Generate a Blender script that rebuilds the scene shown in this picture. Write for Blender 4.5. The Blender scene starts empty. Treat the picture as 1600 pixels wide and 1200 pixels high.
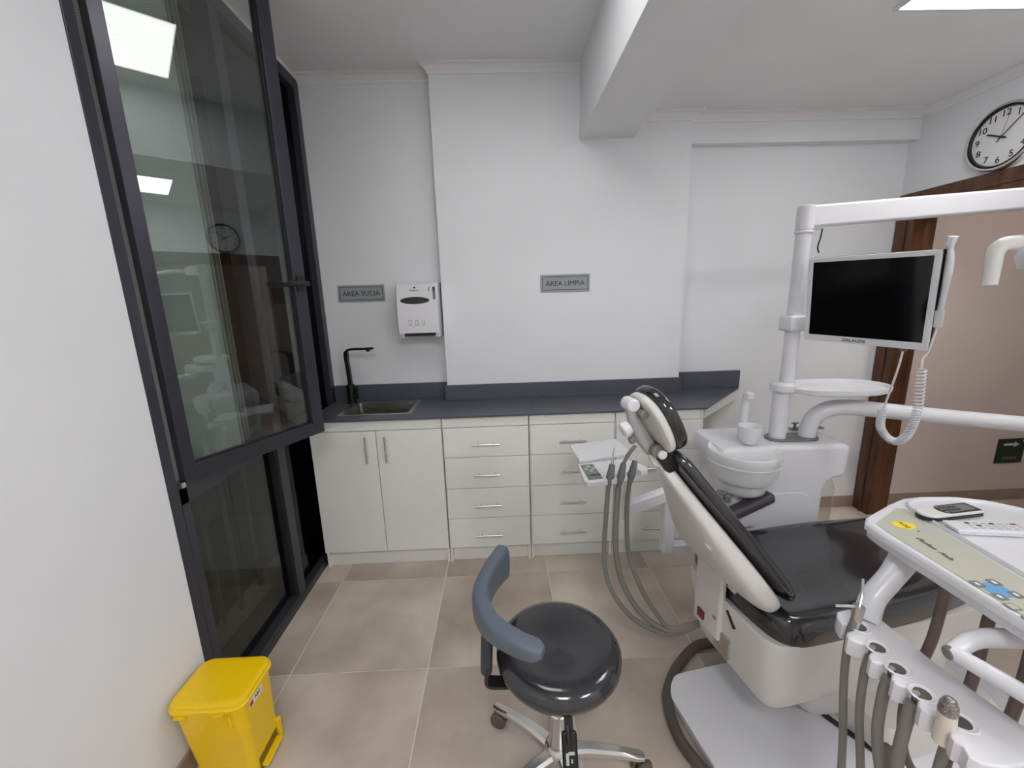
import bpy, bmesh, math, random
from mathutils import Vector, Matrix
random.seed(4)
scn = bpy.context.scene
C = scn.collection
PI = math.pi

# ------------------------------------------------------------------ camera
cam_d = bpy.data.cameras.new('camera'); cam = bpy.data.objects.new('camera', cam_d); C.objects.link(cam)
R = ((0.9991403, 0.03440871, -0.02312357), (-0.02970434, 0.20510055, -0.97829005), (-0.02891904, 0.97813588, 0.20594631))
mw = Matrix(R).to_4x4(); mw.translation = Vector((0, 0, 1.579)); cam.matrix_world = mw
cam_d.sensor_width = 36; cam_d.lens = 633.4 / 1600 * 36; cam_d.clip_start = .02
scn.camera = cam
# ------------------------------------------------------------------ world, exposure
w = bpy.data.worlds.new('world'); scn.world = w; w.use_nodes = True
w.node_tree.nodes['Background'].inputs[0].default_value = (.02, .022, .03, 1)
w.node_tree.nodes['Background'].inputs[1].default_value = .25
scn.view_settings.view_transform = 'Standard'; scn.view_settings.look = 'None'
scn.view_settings.gamma = 1; scn.view_settings.use_curve_mapping = False
scn.view_settings.exposure = 1.06
PANEL_W = 4.6       # ceiling panel emission
CORRIDOR_W = 5.0

# ------------------------------------------------------------------ materials
def srgb(r, g, b):
    f = lambda c: (c / 255 / 12.92) if c / 255 <= .04045 else ((c / 255 + .055) / 1.055) ** 2.4
    return (f(r), f(g), f(b), 1)
def mat(name, col, rough=.5, metal=0, spec=.5, noise=0, nscale=8, bump=0, bscale=60, coat=0, emit=None, es=0, alpha=1, trans=0, col2=None, stretch=None, objrand=0):
    m = bpy.data.materials.new(name); m.use_nodes = True
    nt = m.node_tree; p = nt.nodes['Principled BSDF']
    p.inputs['Roughness'].default_value = rough; p.inputs['Metallic'].default_value = metal
    p.inputs['Specular IOR Level'].default_value = spec; p.inputs['Coat Weight'].default_value = coat
    p.inputs['Coat Roughness'].default_value = .05; p.inputs['Transmission Weight'].default_value = trans
    p.inputs['Base Color'].default_value = col
    if noise or col2:
        tc = nt.nodes.new('ShaderNodeTexCoord'); mp = nt.nodes.new('ShaderNodeMapping'); nz = nt.nodes.new('ShaderNodeTexNoise')
        if stretch: mp.inputs['Scale'].default_value = stretch
        nz.inputs['Scale'].default_value = nscale; nz.inputs['Detail'].default_value = 6
        nt.links.new(tc.outputs['Object'], mp.inputs[0]); nt.links.new(mp.outputs[0], nz.inputs['Vector'])
        cr = nt.nodes.new('ShaderNodeValToRGB')
        a = col2 if col2 else tuple(c * (1 - noise) for c in col[:3]) + (1,)
        b = col if col2 else tuple(min(1, c * (1 + noise)) for c in col[:3]) + (1,)
        cr.color_ramp.elements[0].position = .35; cr.color_ramp.elements[1].position = .65
        cr.color_ramp.elements[0].color = a; cr.color_ramp.elements[1].color = b
        nt.links.new(nz.outputs['Fac'], cr.inputs[0]); out = cr.outputs[0]
        if objrand:
            oi = nt.nodes.new('ShaderNodeObjectInfo'); mr = nt.nodes.new('ShaderNodeMapRange')
            mr.inputs['To Min'].default_value = 1 - objrand; mr.inputs['To Max'].default_value = 1 + objrand
            hs = nt.nodes.new('ShaderNodeHueSaturation')
            nt.links.new(oi.outputs['Random'], mr.inputs['Value']); nt.links.new(mr.outputs[0], hs.inputs['Value'])
            nt.links.new(out, hs.inputs['Color']); out = hs.outputs[0]
        nt.links.new(out, p.inputs['Base Color'])
    if bump:
        tc = nt.nodes.new('ShaderNodeTexCoord'); nz = nt.nodes.new('ShaderNodeTexNoise'); bp = nt.nodes.new('ShaderNodeBump')
        nz.inputs['Scale'].default_value = bscale; nz.inputs['Detail'].default_value = 3
        bp.inputs['Strength'].default_value = bump; bp.inputs['Distance'].default_value = .002
        nt.links.new(tc.outputs['Object'], nz.inputs['Vector']); nt.links.new(nz.outputs['Fac'], bp.inputs['Height']); nt.links.new(bp.outputs[0], p.inputs['Normal'])
    if emit:
        p.inputs['Emission Color'].default_value = emit; p.inputs['Emission Strength'].default_value = es
    return m
WALL = mat('wall_paint', (.84, .855, .88, 1), .6, noise=.015, nscale=2, bump=.25, bscale=9)
CEIL = mat('ceiling_paint', (.86, .865, .875, 1), .7, noise=.02, nscale=2, bump=.15, bscale=10)
CROWN = mat('crown_paint', (.86, .855, .84, 1), .5)
PINK = mat('corridor_pink', (.70, .60, .56, 1), .6, noise=.03, nscale=2)  # pink-beige base colour of the corridor walls
TILE = mat('floor_tile', srgb(216, 203, 190), .38, col2=srgb(172, 158, 145), nscale=2.2, objrand=.035, bump=.15, bscale=30)
GROUT = mat('grout', srgb(232, 226, 216), .8)
BASEB = mat('baseboard_tile', srgb(160, 140, 126), .4, noise=.08)
FRAME = mat('dark_frame', srgb(61, 62, 71), .32, metal=.35, spec=.5, noise=.04, nscale=30)
BLACKG = mat('gasket', (.01, .01, .012, 1), .5)
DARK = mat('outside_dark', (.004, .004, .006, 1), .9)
CAB = mat('cabinet_white', srgb(238, 239, 235), .38, noise=.01)
CABE = mat('cabinet_edge', srgb(240, 240, 234), .38)
STONE = mat('dark_quartz', srgb(82, 86, 95), .30, noise=.06, nscale=40)
STEEL = mat('brushed_steel', (.62, .60, .56, 1), .28, metal=1, noise=.08, nscale=12, stretch=(1, 1, 12))
CHROME = mat('chrome', (.72, .72, .72, 1), .16, metal=1)
ALU = mat('polished_aluminium', (.66, .65, .63, 1), .22, metal=1)
BLACK = mat('black_matte', (.008, .008, .009, 1), .35)
BLACKP = mat('black_plastic', (.015, .015, .017, 1), .4)
VINYL = mat('black_vinyl', srgb(42, 42, 46), .16, spec=.55, coat=.5, noise=.1, nscale=6, bump=.12, bscale=7)
GREYPAD = mat('blue_grey_vinyl', srgb(98, 107, 120), .42, bump=.1, bscale=200)
WP = mat('white_plastic', srgb(228, 228, 233), .28, spec=.5, coat=.15)
WP2 = mat('white_plastic_warm', srgb(226, 225, 222), .35)
SHELLM = mat('chair_shell_white', srgb(222, 220, 216), .3, coat=.1)
GREYP = mat('grey_plastic', srgb(120, 120, 118), .4)
HOSE = mat('grey_hose', srgb(128, 125, 120), .4)
HOSED = mat('dark_hose', srgb(86, 80, 74), .45)
YEL = mat('yellow_plastic', srgb(246, 204, 8), .3, noise=.02)
PANELM = mat('beige_panel', srgb(190, 190, 175), .4)
BLUE = mat('blue_print', srgb(105, 165, 212), .4)
LG = mat('grey_print', srgb(120, 125, 120), .4)
WHITEPR = mat('white_print', (.85, .85, .85, 1), .4)
INK = mat('ink', (.02, .02, .025, 1), .5)
RED = mat('red', srgb(190, 30, 40), .4)
BROWNSW = mat('red_brown_switch', srgb(120, 50, 45), .3)
YLAB = mat('yellow_label', srgb(240, 225, 60), .4)
SIGN = mat('sign_grey', srgb(158, 163, 166), .4)
SCREEN = mat('screen_black', (.004, .004, .005, 1), .07, spec=.5)
ARMR = mat('dark_armrest', srgb(70, 64, 72), .35)
WOOD = mat('brown_wood', srgb(106, 68, 42), .4, col2=srgb(66, 39, 23), nscale=3, stretch=(9, 9, .8), bump=.2, bscale=20)
RAILM = mat('outside_rail', srgb(120, 105, 90), .5)
PCB = mat('frosted', (.88, .89, .91, 1), .2, trans=.12, coat=.3)
GRN = mat('exit_dark_green', srgb(20, 45, 35), .35)
PALE = mat('pale_print', srgb(195, 200, 195), .5)
LCD = mat('phone_display', srgb(120, 128, 120), .25)
def glassmat(name, tint, ior=1.5, rough=.0):
    m = bpy.data.materials.new(name); m.use_nodes = True; nt = m.node_tree
    for n in list(nt.nodes): nt.nodes.remove(n)
    o = nt.nodes.new('ShaderNodeOutputMaterial'); mx = nt.nodes.new('ShaderNodeMixShader'); tr = nt.nodes.new('ShaderNodeBsdfTransparent')
    gl = nt.nodes.new('ShaderNodeBsdfGlossy'); ge = nt.nodes.new('ShaderNodeNewGeometry')
    f0 = ((ior - 1) / (ior + 1)) ** 2
    def mth(op, a, b_=None, v=None):
        n = nt.nodes.new('ShaderNodeMath'); n.operation = op; nt.links.new(a, n.inputs[0])
        if v is not None: n.inputs[1].default_value = v
        if b_ is not None: nt.links.new(b_, n.inputs[1])
        return n.outputs[0]
    dp = nt.nodes.new('ShaderNodeVectorMath'); dp.operation = 'DOT_PRODUCT'
    nt.links.new(ge.outputs['Incoming'], dp.inputs[0]); nt.links.new(ge.outputs['True Normal'], dp.inputs[1])
    c_ = mth('ABSOLUTE', dp.outputs['Value']); inv = nt.nodes.new('ShaderNodeMath'); inv.operation = 'SUBTRACT'; inv.inputs[0].default_value = 1; nt.links.new(c_, inv.inputs[1])
    k = mth('MULTIPLY', mth('POWER', inv.outputs[0], v=5.0), v=1 - f0); k = mth('ADD', k, v=f0)
    gl.inputs['Roughness'].default_value = rough; tr.inputs[0].default_value = tint; gl.inputs[0].default_value = (.97, 1, .98, 1)
    nt.links.new(k, mx.inputs[0]); nt.links.new(tr.outputs[0], mx.inputs[1]); nt.links.new(gl.outputs[0], mx.inputs[2]); nt.links.new(mx.outputs[0], o.inputs[0])
    return m
GLASS = glassmat('window_glass', (.88, .92, .90, 1), 1.85)
GLASS2 = glassmat('low_glass', (.55, .56, .55, 1), 1.6)
BOTG = glassmat('bottle_glass', (.93, .93, .91, 1), 1.35)
def emat(name, col, s):
    m = bpy.data.materials.new(name); m.use_nodes = True; nt = m.node_tree
    p = nt.nodes['Principled BSDF']; p.inputs['Base Color'].default_value = (.8, .8, .8, 1)
    p.inputs['Emission Color'].default_value = col; p.inputs['Emission Strength'].default_value = s
    return m
LITE = emat('light_diffuser', (1, .985, .975, 1), PANEL_W)
LITEN = emat('light_diffuser_near', (1, .985, .975, 1), PANEL_W * .62)
FILLB = emat('fill_diffuser_rear', (1, .99, .985, 1), PANEL_W * 2.3)
FILLC = emat('corridor_fill_diffuser', (1, .93, .86, 1), CORRIDOR_W * 3)
# patterned mesh screen: crossed diagonal threads
def meshmat():
    m = bpy.data.materials.new('diamond_mesh'); m.use_nodes = True; nt = m.node_tree; p = nt.nodes['Principled BSDF']
    tc = nt.nodes.new('ShaderNodeTexCoord'); outs = []
    for a in (1, -1):
        mp = nt.nodes.new('ShaderNodeMapping'); mp.inputs['Rotation'].default_value = (a * math.radians(32), 0, 0)
        wv = nt.nodes.new('ShaderNodeTexWave'); wv.bands_direction = 'Z'; wv.inputs['Scale'].default_value = 55
        nt.links.new(tc.outputs['Object'], mp.inputs[0]); nt.links.new(mp.outputs[0], wv.inputs['Vector']); outs.append(wv.outputs['Fac'])
    mx = nt.nodes.new('ShaderNodeMath'); mx.operation = 'MAXIMUM'; nt.links.new(outs[0], mx.inputs[0]); nt.links.new(outs[1], mx.inputs[1])
    cr = nt.nodes.new('ShaderNodeValToRGB'); cr.color_ramp.elements[0].position = .55; cr.color_ramp.elements[1].position = .9
    cr.color_ramp.elements[0].color = (.24, .25, .24, 1); cr.color_ramp.elements[1].color = (.42, .43, .42, 1)
    nt.links.new(mx.outputs[0], cr.inputs[0]); nt.links.new(cr.outputs[0], p.inputs['Base Color']); p.inputs['Roughness'].default_value = .4
    return m
MESHM = meshmat()

# ------------------------------------------------------------------ mesh helpers (all shapes are made in world coordinates)
ORG = {}
def org(o): return ORG.get(o.name, Vector((0, 0, 0)))
def mk(name, bm, m, parent=None, smooth=True, base=None, ang=40, wn=True):
    """one mesh object; parent: Empty or part. base: world origin for a top-level mesh."""
    me = bpy.data.meshes.new(name)
    off = org(parent) if parent else (Vector(base) if base is not None else Vector((0, 0, 0)))
    bmesh.ops.recalc_face_normals(bm, faces=bm.faces[:])
    bmesh.ops.translate(bm, vec=-off, verts=bm.verts[:])
    bm.to_mesh(me); bm.free()
    if smooth:
        me.shade_smooth(); me.set_sharp_from_angle(angle=math.radians(ang))
    me.materials.append(m)
    o = bpy.data.objects.new(name, me); C.objects.link(o)
    if smooth and wn:
        wm = o.modifiers.new('wn', 'WEIGHTED_NORMAL'); wm.keep_sharp = True
    if parent: o.parent = parent
    else: o.location = off
    ORG[o.name] = off
    return o
def tag(o, label=None, cat=None, group=None, kind=None):
    if label: o['label'] = label
    if cat: o['category'] = cat
    if group: o['group'] = group
    if kind: o['kind'] = kind
    return o
def thing(name, label, cat, loc, group=None, kind=None):
    o = bpy.data.objects.new(name, None); C.objects.link(o); o.location = loc; o.empty_display_size = .05
    ORG[o.name] = Vector(loc)
    return tag(o, label, cat, group, kind)
def bx(x0, x1, y0, y1, z0, z1, bev=0, seg=2, bm=None):
    b = bmesh.new(); bmesh.ops.create_cube(b, size=1)
    for v in b.verts: v.co = Vector((x0 + (x1 - x0) * (v.co.x + .5), y0 + (y1 - y0) * (v.co.y + .5), z0 + (z1 - z0) * (v.co.z + .5)))
    if bev: bmesh.ops.bevel(b, geom=b.edges[:], offset=bev, segments=seg, profile=.5, affect='EDGES')
    return join(bm, b)
def join(bm, b):
    if bm is None: return b
    me = bpy.data.meshes.new('t'); b.to_mesh(me); b.free(); bm.from_mesh(me); bpy.data.meshes.remove(me); return bm
def xf(b, M_):
    bmesh.ops.transform(b, matrix=M_, verts=b.verts[:]); return b
def prism(pts, z0, z1, bev=0, seg=2, bm=None):
    """horizontal outline pts (x,y) from z0 to z1"""
    b = bmesh.new(); vs = [b.verts.new((p[0], p[1], z0)) for p in pts]; f = b.faces.new(vs)
    r = bmesh.ops.extrude_face_region(b, geom=[f]); bmesh.ops.translate(b, vec=(0, 0, z1 - z0), verts=[v for v in r['geom'] if isinstance(v, bmesh.types.BMVert)])
    bmesh.ops.recalc_face_normals(b, faces=b.faces[:])
    if bev:
        es = [e for e in b.edges if abs(e.verts[0].co.z - e.verts[1].co.z) < 1e-6]
        bmesh.ops.bevel(b, geom=es, offset=bev, segments=seg, profile=.5, affect='EDGES')
    return join(bm, b)
def loft(rings, cap=True, bm=None, closed=True):
    b = bmesh.new(); vv = [[b.verts.new(p) for p in r] for r in rings]; n = len(rings[0])
    for i in range(len(rings) - 1):
        for j in range(n if closed else n - 1):
            k = (j + 1) % n; b.faces.new((vv[i][j], vv[i][k], vv[i + 1][k], vv[i + 1][j]))
    if cap and closed:
        b.faces.new(vv[0][::-1]); b.faces.new(vv[-1])
    return join(bm, b)
def smoothpath(pts, n=8):
    P = [Vector(p) for p in pts]
    if len(P) < 3: return P
    out = []
    Q = [P[0] * 2 - P[1]] + P + [P[-1] * 2 - P[-2]]
    for i in range(1, len(Q) - 2):
        for k in range(n):
            t = k / n; a, b_, c, d = Q[i - 1], Q[i], Q[i + 1], Q[i + 2]
            out.append(.5 * ((2 * b_) + (-a + c) * t + (2 * a - 5 * b_ + 4 * c - d) * t * t + (-a + 3 * b_ - 3 * c + d) * t ** 3))
    out.append(P[-1]); return out
def tube(pts, r, seg=12, smooth=8, bm=None, flat=1.0):
    P = smoothpath(pts, smooth) if smooth else [Vector(p) for p in pts]
    n = len(P); rr = r if isinstance(r, (list, tuple)) else [r, r]
    rings = []; N = None
    for i, p in enumerate(P):
        T = (P[min(i + 1, n - 1)] - P[max(i - 1, 0)]).normalized()
        if N is None: N = T.orthogonal().normalized()
        N = (N - T * N.dot(T)).normalized(); B = T.cross(N)
        f = i / (n - 1) * (len(rr) - 1); k = min(int(f), len(rr) - 2); ra = rr[k] + (rr[k + 1] - rr[k]) * (f - k)
        rings.append([p + (N * math.cos(a) + B * math.sin(a) * flat) * ra for a in [2 * PI * j / seg for j in range(seg)]])
    return loft(rings, bm=bm)
def cyl(a, b_, r, r2=None, seg=24, bev=0, bm=None):
    a, b_ = Vector(a), Vector(b_); r2 = r if r2 is None else r2; L = (b_ - a).length
    if bev:
        ts = [(0, r - bev), (bev / L, r), (1 - bev / L, r2), (1, r2 - bev)]
    else: ts = [(0, r), (1, r2)]
    T = (b_ - a).normalized(); N = T.orthogonal().normalized(); B = T.cross(N)
    return loft([[a + (b_ - a) * t + (N * math.cos(x) + B * math.sin(x)) * q for x in [2 * PI * j / seg for j in range(seg)]] for t, q in ts], bm=bm)
def lathe(prof, c, seg=40, bm=None, axis=None, cap=True):
    """prof: (radius, height)"""
    rings = [[Vector((c[0] + r * math.cos(a), c[1] + r * math.sin(a), c[2] + h)) for a in [2 * PI * j / seg for j in range(seg)]] for r, h in prof]
    return loft(rings, cap=cap, bm=bm)
def sell(t, a, b, e):
    c, s = math.cos(t), math.sin(t)
    return (a * math.copysign(abs(c) ** (2 / e), c), b * math.copysign(abs(s) ** (2 / e), s))
def rrect(x0, x1, y0, y1, r, seg=6, rs=None):
    """rounded rectangle outline; rs = radii (x0y0, x1y0, x1y1, x0y1)"""
    rs = rs or (r, r, r, r); out = []
    for (cx, cy, a0), q in zip(((x0, y0, PI), (x1, y0, 1.5 * PI), (x1, y1, 0), (x0, y1, .5 * PI)), rs):
        sx = q if cx == x0 else -q; sy = q if cy == y0 else -q
        for k in range(seg + 1):
            a = a0 + PI / 2 * k / seg; out.append((cx + sx + q * math.cos(a), cy + sy + q * math.sin(a)))
    return out
def text_mesh(s, size, M_, m, parent, name='lettering', ext=.0006, align='CENTER', shear=0):
    cu = bpy.data.curves.new('txt', 'FONT'); cu.body = s; cu.size = size; cu.extrude = ext; cu.align_x = align; cu.align_y = 'CENTER'; cu.shear = shear
    cu.resolution_u = 3
    t = bpy.data.objects.new('txt', cu); C.objects.link(t)
    dg = bpy.context.evaluated_depsgraph_get(); me = bpy.data.meshes.new_from_object(t.evaluated_get(dg))
    bpy.data.objects.remove(t); bm = bmesh.new(); bm.from_mesh(me); bpy.data.meshes.remove(me)
    xf(bm, M_)
    return mk(name, bm, m, parent, smooth=False)
def basis(o, x, y, z):
    m = Matrix((Vector(x), Vector(y), Vector(z))).transposed().to_4x4(); m.translation = Vector(o); return m
def st(name, bm, m, smooth=False):
    return tag(mk(name, bm, m, None, smooth=smooth), kind='structure')

# ================================================================== ROOM
ZL, ZR = 2.87, 2.61      # left ceiling, right (lower) ceiling
XL, XR, YB = -1.13, 2.57, 2.69
YN = -2.3
# floor + tiles
floor = st('floor', bx(-1.5, 6.2, YN, YB + .1, -.08, -.003), GROUT)
tcache = {}
gx, gy = -.971, 1.50
for i in range(-1, 13):
    for j in range(-7, 3):
        x0, x1 = gx + .6 * i, gx + .6 * i + .6; y0, y1 = gy + .6 * j, gy + .6 * j + .6
        x0, y0 = max(x0, -1.13), max(y0, YN); x1, y1 = min(x1, 5.6), min(y1, YB)
        if x1 - x0 < .02 or y1 - y0 < .02: continue
        k = (round(x1 - x0, 3), round(y1 - y0, 3))
        if k not in tcache:
            b = bx(0, k[0], 0, k[1], -.012, 0); bmesh.ops.scale(b, vec=(1 - .0055 / k[0], 1 - .0055 / k[1], 1), verts=b.verts[:])
            me = bpy.data.meshes.new('tile'); b.to_mesh(me); b.free(); me.materials.append(TILE); tcache[k] = me
        o = bpy.data.objects.new('tile', tcache[k]); C.objects.link(o); o.parent = floor; o.location = (x0 + .00275, y0 + .00275, 0)
# shift the texture of alike tiles: object coordinates repeat, so offset through random rotation in the material
nt = TILE.node_tree
mpn = [n for n in nt.nodes if n.type == 'MAPPING'][0]; oi = nt.nodes.new('ShaderNodeObjectInfo'); vm = nt.nodes.new('ShaderNodeVectorMath'); vm.operation = 'SCALE'
vm.inputs[0].default_value = (37, 91, 13); nt.links.new(oi.outputs['Random'], vm.inputs['Scale']); nt.links.new(vm.outputs[0], mpn.inputs['Location'])

bk = bx(XL - .4, 6.2, YB, YB + .12, 0, 2.95); st('wall_back', bk, WALL)
st('wall_chimney', bx(-.36, 1.165, 2.6, YB, .9405, ZL), WALL)
st('wall_left', bx(XL - .22, XL, YN, 1.283, 0, ZL), WALL)
st('wall_front', bx(XL - .22, 6.2, YN - .12, YN, 0, ZL), WALL)
# right wall with a doorway opening
b = bx(XR, XR + .12, 2.0, YB, 2.14, ZR); bx(XR, XR + .12, YN, 1.30, 0, ZR, bm=b); bx(XR, XR + .12, 1.30, 2.0, 2.14, ZR, bm=b)
st('wall_right', b, WALL)
st('ceiling', bx(XL - .22, .82, YN, YB, ZL, ZL + .08), CEIL)
c2 = bx(.6, 6.2, YN, YB, ZR, ZR + .34); tag(mk('ceiling_right', c2, CEIL, smooth=False), kind='structure')
st('trim_1', bx(.497, .815, YN, 2.6, 2.48, ZL), WALL)                       # ceiling beam
st('trim_2', bx(1.165, XR, 2.63, YB, 2.452, ZR), WALL)                      # shallow lintel over the right recess
# crown mouldings
def crown(name, x0, x1, y, z, ends=(0, 0), d=.05):
    prof = [(0, -.045), (-.006, -.045), (-.012, -.03), (-.03, -.012), (-d, -.008), (-d, 0), (0, 0)]
    b = loft([[Vector((x0 - (ends[0] * (-p[0]))), ) if 0 else Vector((x0 + ends[0] * p[0], y + p[0], z + p[1])) for p in prof],
              [Vector((x1 - ends[1] * p[0], y + p[0], z + p[1])) for p in prof]])
    return st(name, b, CROWN)
crown('trim_3', XL, -.36, YB, ZL)
crown('trim_4', -.36, .497, 2.6, ZL, (1, 0))
crown('trim_5', .815, 1.165, 2.6, ZR, (0, 1))
crown('trim_6', 1.165, XR, 2.63, ZR)
prof = [(0, -.045), (-.006, -.045), (-.012, -.03), (-.03, -.012), (-.05, -.008), (-.05, 0), (0, 0)]
st('trim_7', loft([[Vector((XR + p[0], YN, ZR + p[1])) for p in prof], [Vector((XR + p[0], 2.64, ZR + p[1])) for p in prof]]), CROWN)
st('trim_8', loft([[Vector((-.36 + p[0], 2.6 + p[0], ZL + p[1])) for p in prof], [Vector((-.36 + p[0], YB, ZL + p[1])) for p in prof]]), CROWN)
# baseboards of tile
def baseboard(name, segs, m=BASEB):
    root = thing(name, None, None, (0, 0, 0), kind='structure')
    for s in segs: mk('baseboard_tile', bx(*s, bev=.001, seg=1), m, root, smooth=False)
    return root
baseboard('baseboard_back', [(x, min(x + .598, 5.6), YB - .01, YB, 0, .085) for x in (1.62, 2.19) for _ in [0] if x < 2] + [(2.22, 2.566, YB - .01, YB, 0, .085)] + [(2.69 + .6 * k, 3.288 + .6 * k, YB - .01, YB, 0, .085) for k in range(5)])
baseboard('baseboard_left', [(XL, XL + .01, 1.28 - .6 * (k + 1), 1.278 - .6 * k, 0, .085) for k in range(5)])
# corridor beyond the doorway
pw = bx(2.69, 5.6, YB - .004, YB - .001, .086, ZR); st('wall_corridor_back', pw, PINK)
st('wall_corridor_end', bx(5.6, 5.7, YN, YB, 0, ZR), PINK)
# doorway frame
d1 = thing('door_1', None, None, (XR, 2.6, 0), kind='structure')
mk('jamb', bx(XR - .012, XR + .13, 2.56, 2.686, 0, 2.03, .004), WOOD, d1)
mk('jamb_bead', bx(XR - .02, XR - .008, 2.61, 2.63, 0, 2.03, .002), WOOD, d1)
hb = bx(XR - .012, XR + .13, 1.30, 2.686, 2.03, 2.145, .004); mk('header', hb, WOOD, d1)
mk('header_bead', bx(XR - .02, XR - .008, 1.30, 2.686, 2.075, 2.092, .002), WOOD, d1)
mk('jamb', bx(XR - .012, XR + .13, 1.20, 1.30, 0, 2.145, .004), WOOD, d1)

# ------------------------------------------------------------------ window wall on the left
W1 = thing('window_1', None, None, (XL, 1.9, 0), kind='structure')
fx0, fx1 = XL - .07, XL + .004
zt = 2.845
b = bx(fx0, fx1, 1.283, 1.322, 0, zt, .003); bx(fx0, fx1, 1.322, 1.36, 0, .97, .003, bm=b)
bx(fx0, fx1, 2.63, 2.688, 0, zt, .003, bm=b)
bx(fx0, fx1, 1.322, 2.63, zt - .06, zt, .003, bm=b)
bx(fx0, fx1 + .006, 1.345, 2.63, 0, .045, .003, bm=b)
mk('outer_frame', b, FRAME, W1)
mk('frame_strip', bx(fx0, XL + .0, 1.2835, 2.688, zt, ZL, 0), CROWN, W1, smooth=False)
mu = mk('mullion', bx(fx0, fx1, 1.93, 1.998, .045, zt - .06, .003), FRAME, W1)
mk('mullion_gasket', bx(fx0 + .02, fx1 - .012, 1.918, 1.93, .045, .87, .002), BLACKG, mu)
tr_ = mk('transom', bx(fx0, fx1, 1.322, 1.93, .905, .980, .003), FRAME, W1)
mk('hinge', bx(fx1 - .02, fx1 + .004, 1.335, 1.355, .965, .985, .003), STEEL, tr_)
mk('lower_sill', bx(fx0 - .01, fx1 + .004, 1.345, 1.93, .045, .06, .002), FRAME, W1)
mk('outer_sill', bx(fx0 - .12, fx0 - .01, 1.30, 2.63, -.02, .05, .002), GREYP, W1)
mk('lower_pane', bx(XL - .040, XL - .034, 1.345, 1.92, .07, .905), GLASS2, W1, smooth=False)
mk('mesh_screen', bx(XL - .034, XL - .028, 1.322, 1.73, .98, zt - .06), MESHM, W1, smooth=False)
mk('screen_stile', bx(XL - .04, XL - .022, 1.73, 1.742, .98, zt - .06, .002), GREYP, W1)
for yy in (1.775, 1.80, 1.825):
    mk('track_strip', bx(XL - .066, XL - .05, yy, yy + .006, .965, zt - .06, .001), GREYP, W1)
mk('right_pane', bx(XL - .040, XL - .034, 1.998, 2.63, .045, zt - .06), glassmat('right_glass', (.25, .26, .34, 1), 1.25), W1, smooth=False)
# the open sash, turned into the room about its near edge
sd = Vector((.252, .551, 0)).normalized(); sn = Vector((sd.y, -sd.x, 0))
S0 = Vector((XL + .006, 1.358, 0))
MS = basis(S0, sd, -sn, (0, 0, 1))     # local x along sash, y towards outside, z up
sw, z0, z1, fr = .607, .974, 2.80, .060
def sx(x0, x1, y0, y1, za, zb, bev=.003): return xf(bx(x0, x1, y0, y1, za, zb, bev), MS)
b = bmesh.new()
def mitre(bm_, pts, y0, y1):
    b2 = bmesh.new(); vs = [b2.verts.new((p[0], y0, p[1])) for p in pts]; f = b2.faces.new(vs)
    r = bmesh.ops.extrude_face_region(b2, geom=[f]); bmesh.ops.translate(b2, vec=(0, y1 - y0, 0), verts=[v for v in r['geom'] if isinstance(v, bmesh.types.BMVert)])
    bmesh.ops.recalc_face_normals(b2, faces=b2.faces[:]); bmesh.ops.bevel(b2, geom=b2.edges[:], offset=.0025, segments=2, affect='EDGES', profile=.5)
    return join(bm_, b2)
f0 = fr
fl = .040
mitre(b, [(0, z0), (fl, z0 + f0), (fl, z1 - f0), (0, z1)], 0, .045)
mitre(b, [(sw, z0), (sw - f0, z0 + f0), (sw - f0, z1 - f0), (sw, z1)], 0, .045)
mitre(b, [(0, z0), (sw, z0), (sw - f0, z0 + f0), (fl, z0 + f0)], 0, .045)
mitre(b, [(0, z1), (sw, z1), (sw - f0, z1 - f0), (fl, z1 - f0)], 0, .045)
sash = mk('sash', xf(b, MS), FRAME, W1); tag(sash, 'tall dark window sash swung open into the room')
b = sx(fl - .004, fl + .004, .012, .03, z0 + f0, z1 - f0, .001); 
join(b, sx(sw - f0 - .006, sw - f0 + .004, .012, .03, z0 + f0, z1 - f0, .001)); join(b, sx(fl, sw - f0, .012, .03, z0 + f0 - .004, z0 + f0 + .006, .001))
mk('gasket', b, BLACKG, sash)
mk('sash_glass', xf(bx(fl - .01, sw - f0 + .01, .018, .024, z0 + f0 - .01, z1 - f0 + .01), MS), GLASS, sash, smooth=False)
b = sx(sw - .05, sw - .018, -.012, .0, 1.635, 1.705, .004)
join(b, xf(cyl((sw - .034, 0, 1.67), (sw - .034, -.045, 1.67), .011), MS))
join(b, sx(sw - .125, sw - .022, -.054, -.038, 1.659, 1.681, .005))
mk('handle', b, BLACKP, sash)
# darkness of the light shaft outside and its pale railing bars
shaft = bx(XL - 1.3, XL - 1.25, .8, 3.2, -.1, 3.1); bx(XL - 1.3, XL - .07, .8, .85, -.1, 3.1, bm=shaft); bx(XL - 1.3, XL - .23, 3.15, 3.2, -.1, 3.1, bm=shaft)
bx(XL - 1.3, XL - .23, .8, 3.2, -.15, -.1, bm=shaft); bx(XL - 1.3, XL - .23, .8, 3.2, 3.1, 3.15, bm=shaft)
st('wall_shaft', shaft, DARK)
rail = thing('railing', 'pale vertical bars in the dark shaft behind the lower window pane', 'railing', (XL - .3, 1.7, 0))
for yy in (1.60, 1.78, 1.92, 2.10): mk('bar', cyl((XL - .3, yy, 0), (XL - .3, yy, .9), .012, seg=10), RAILM, rail)
mk('top_rail', bx(XL - .32, XL - .28, 1.4, 2.5, .88, .92), RAILM, rail)

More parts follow.
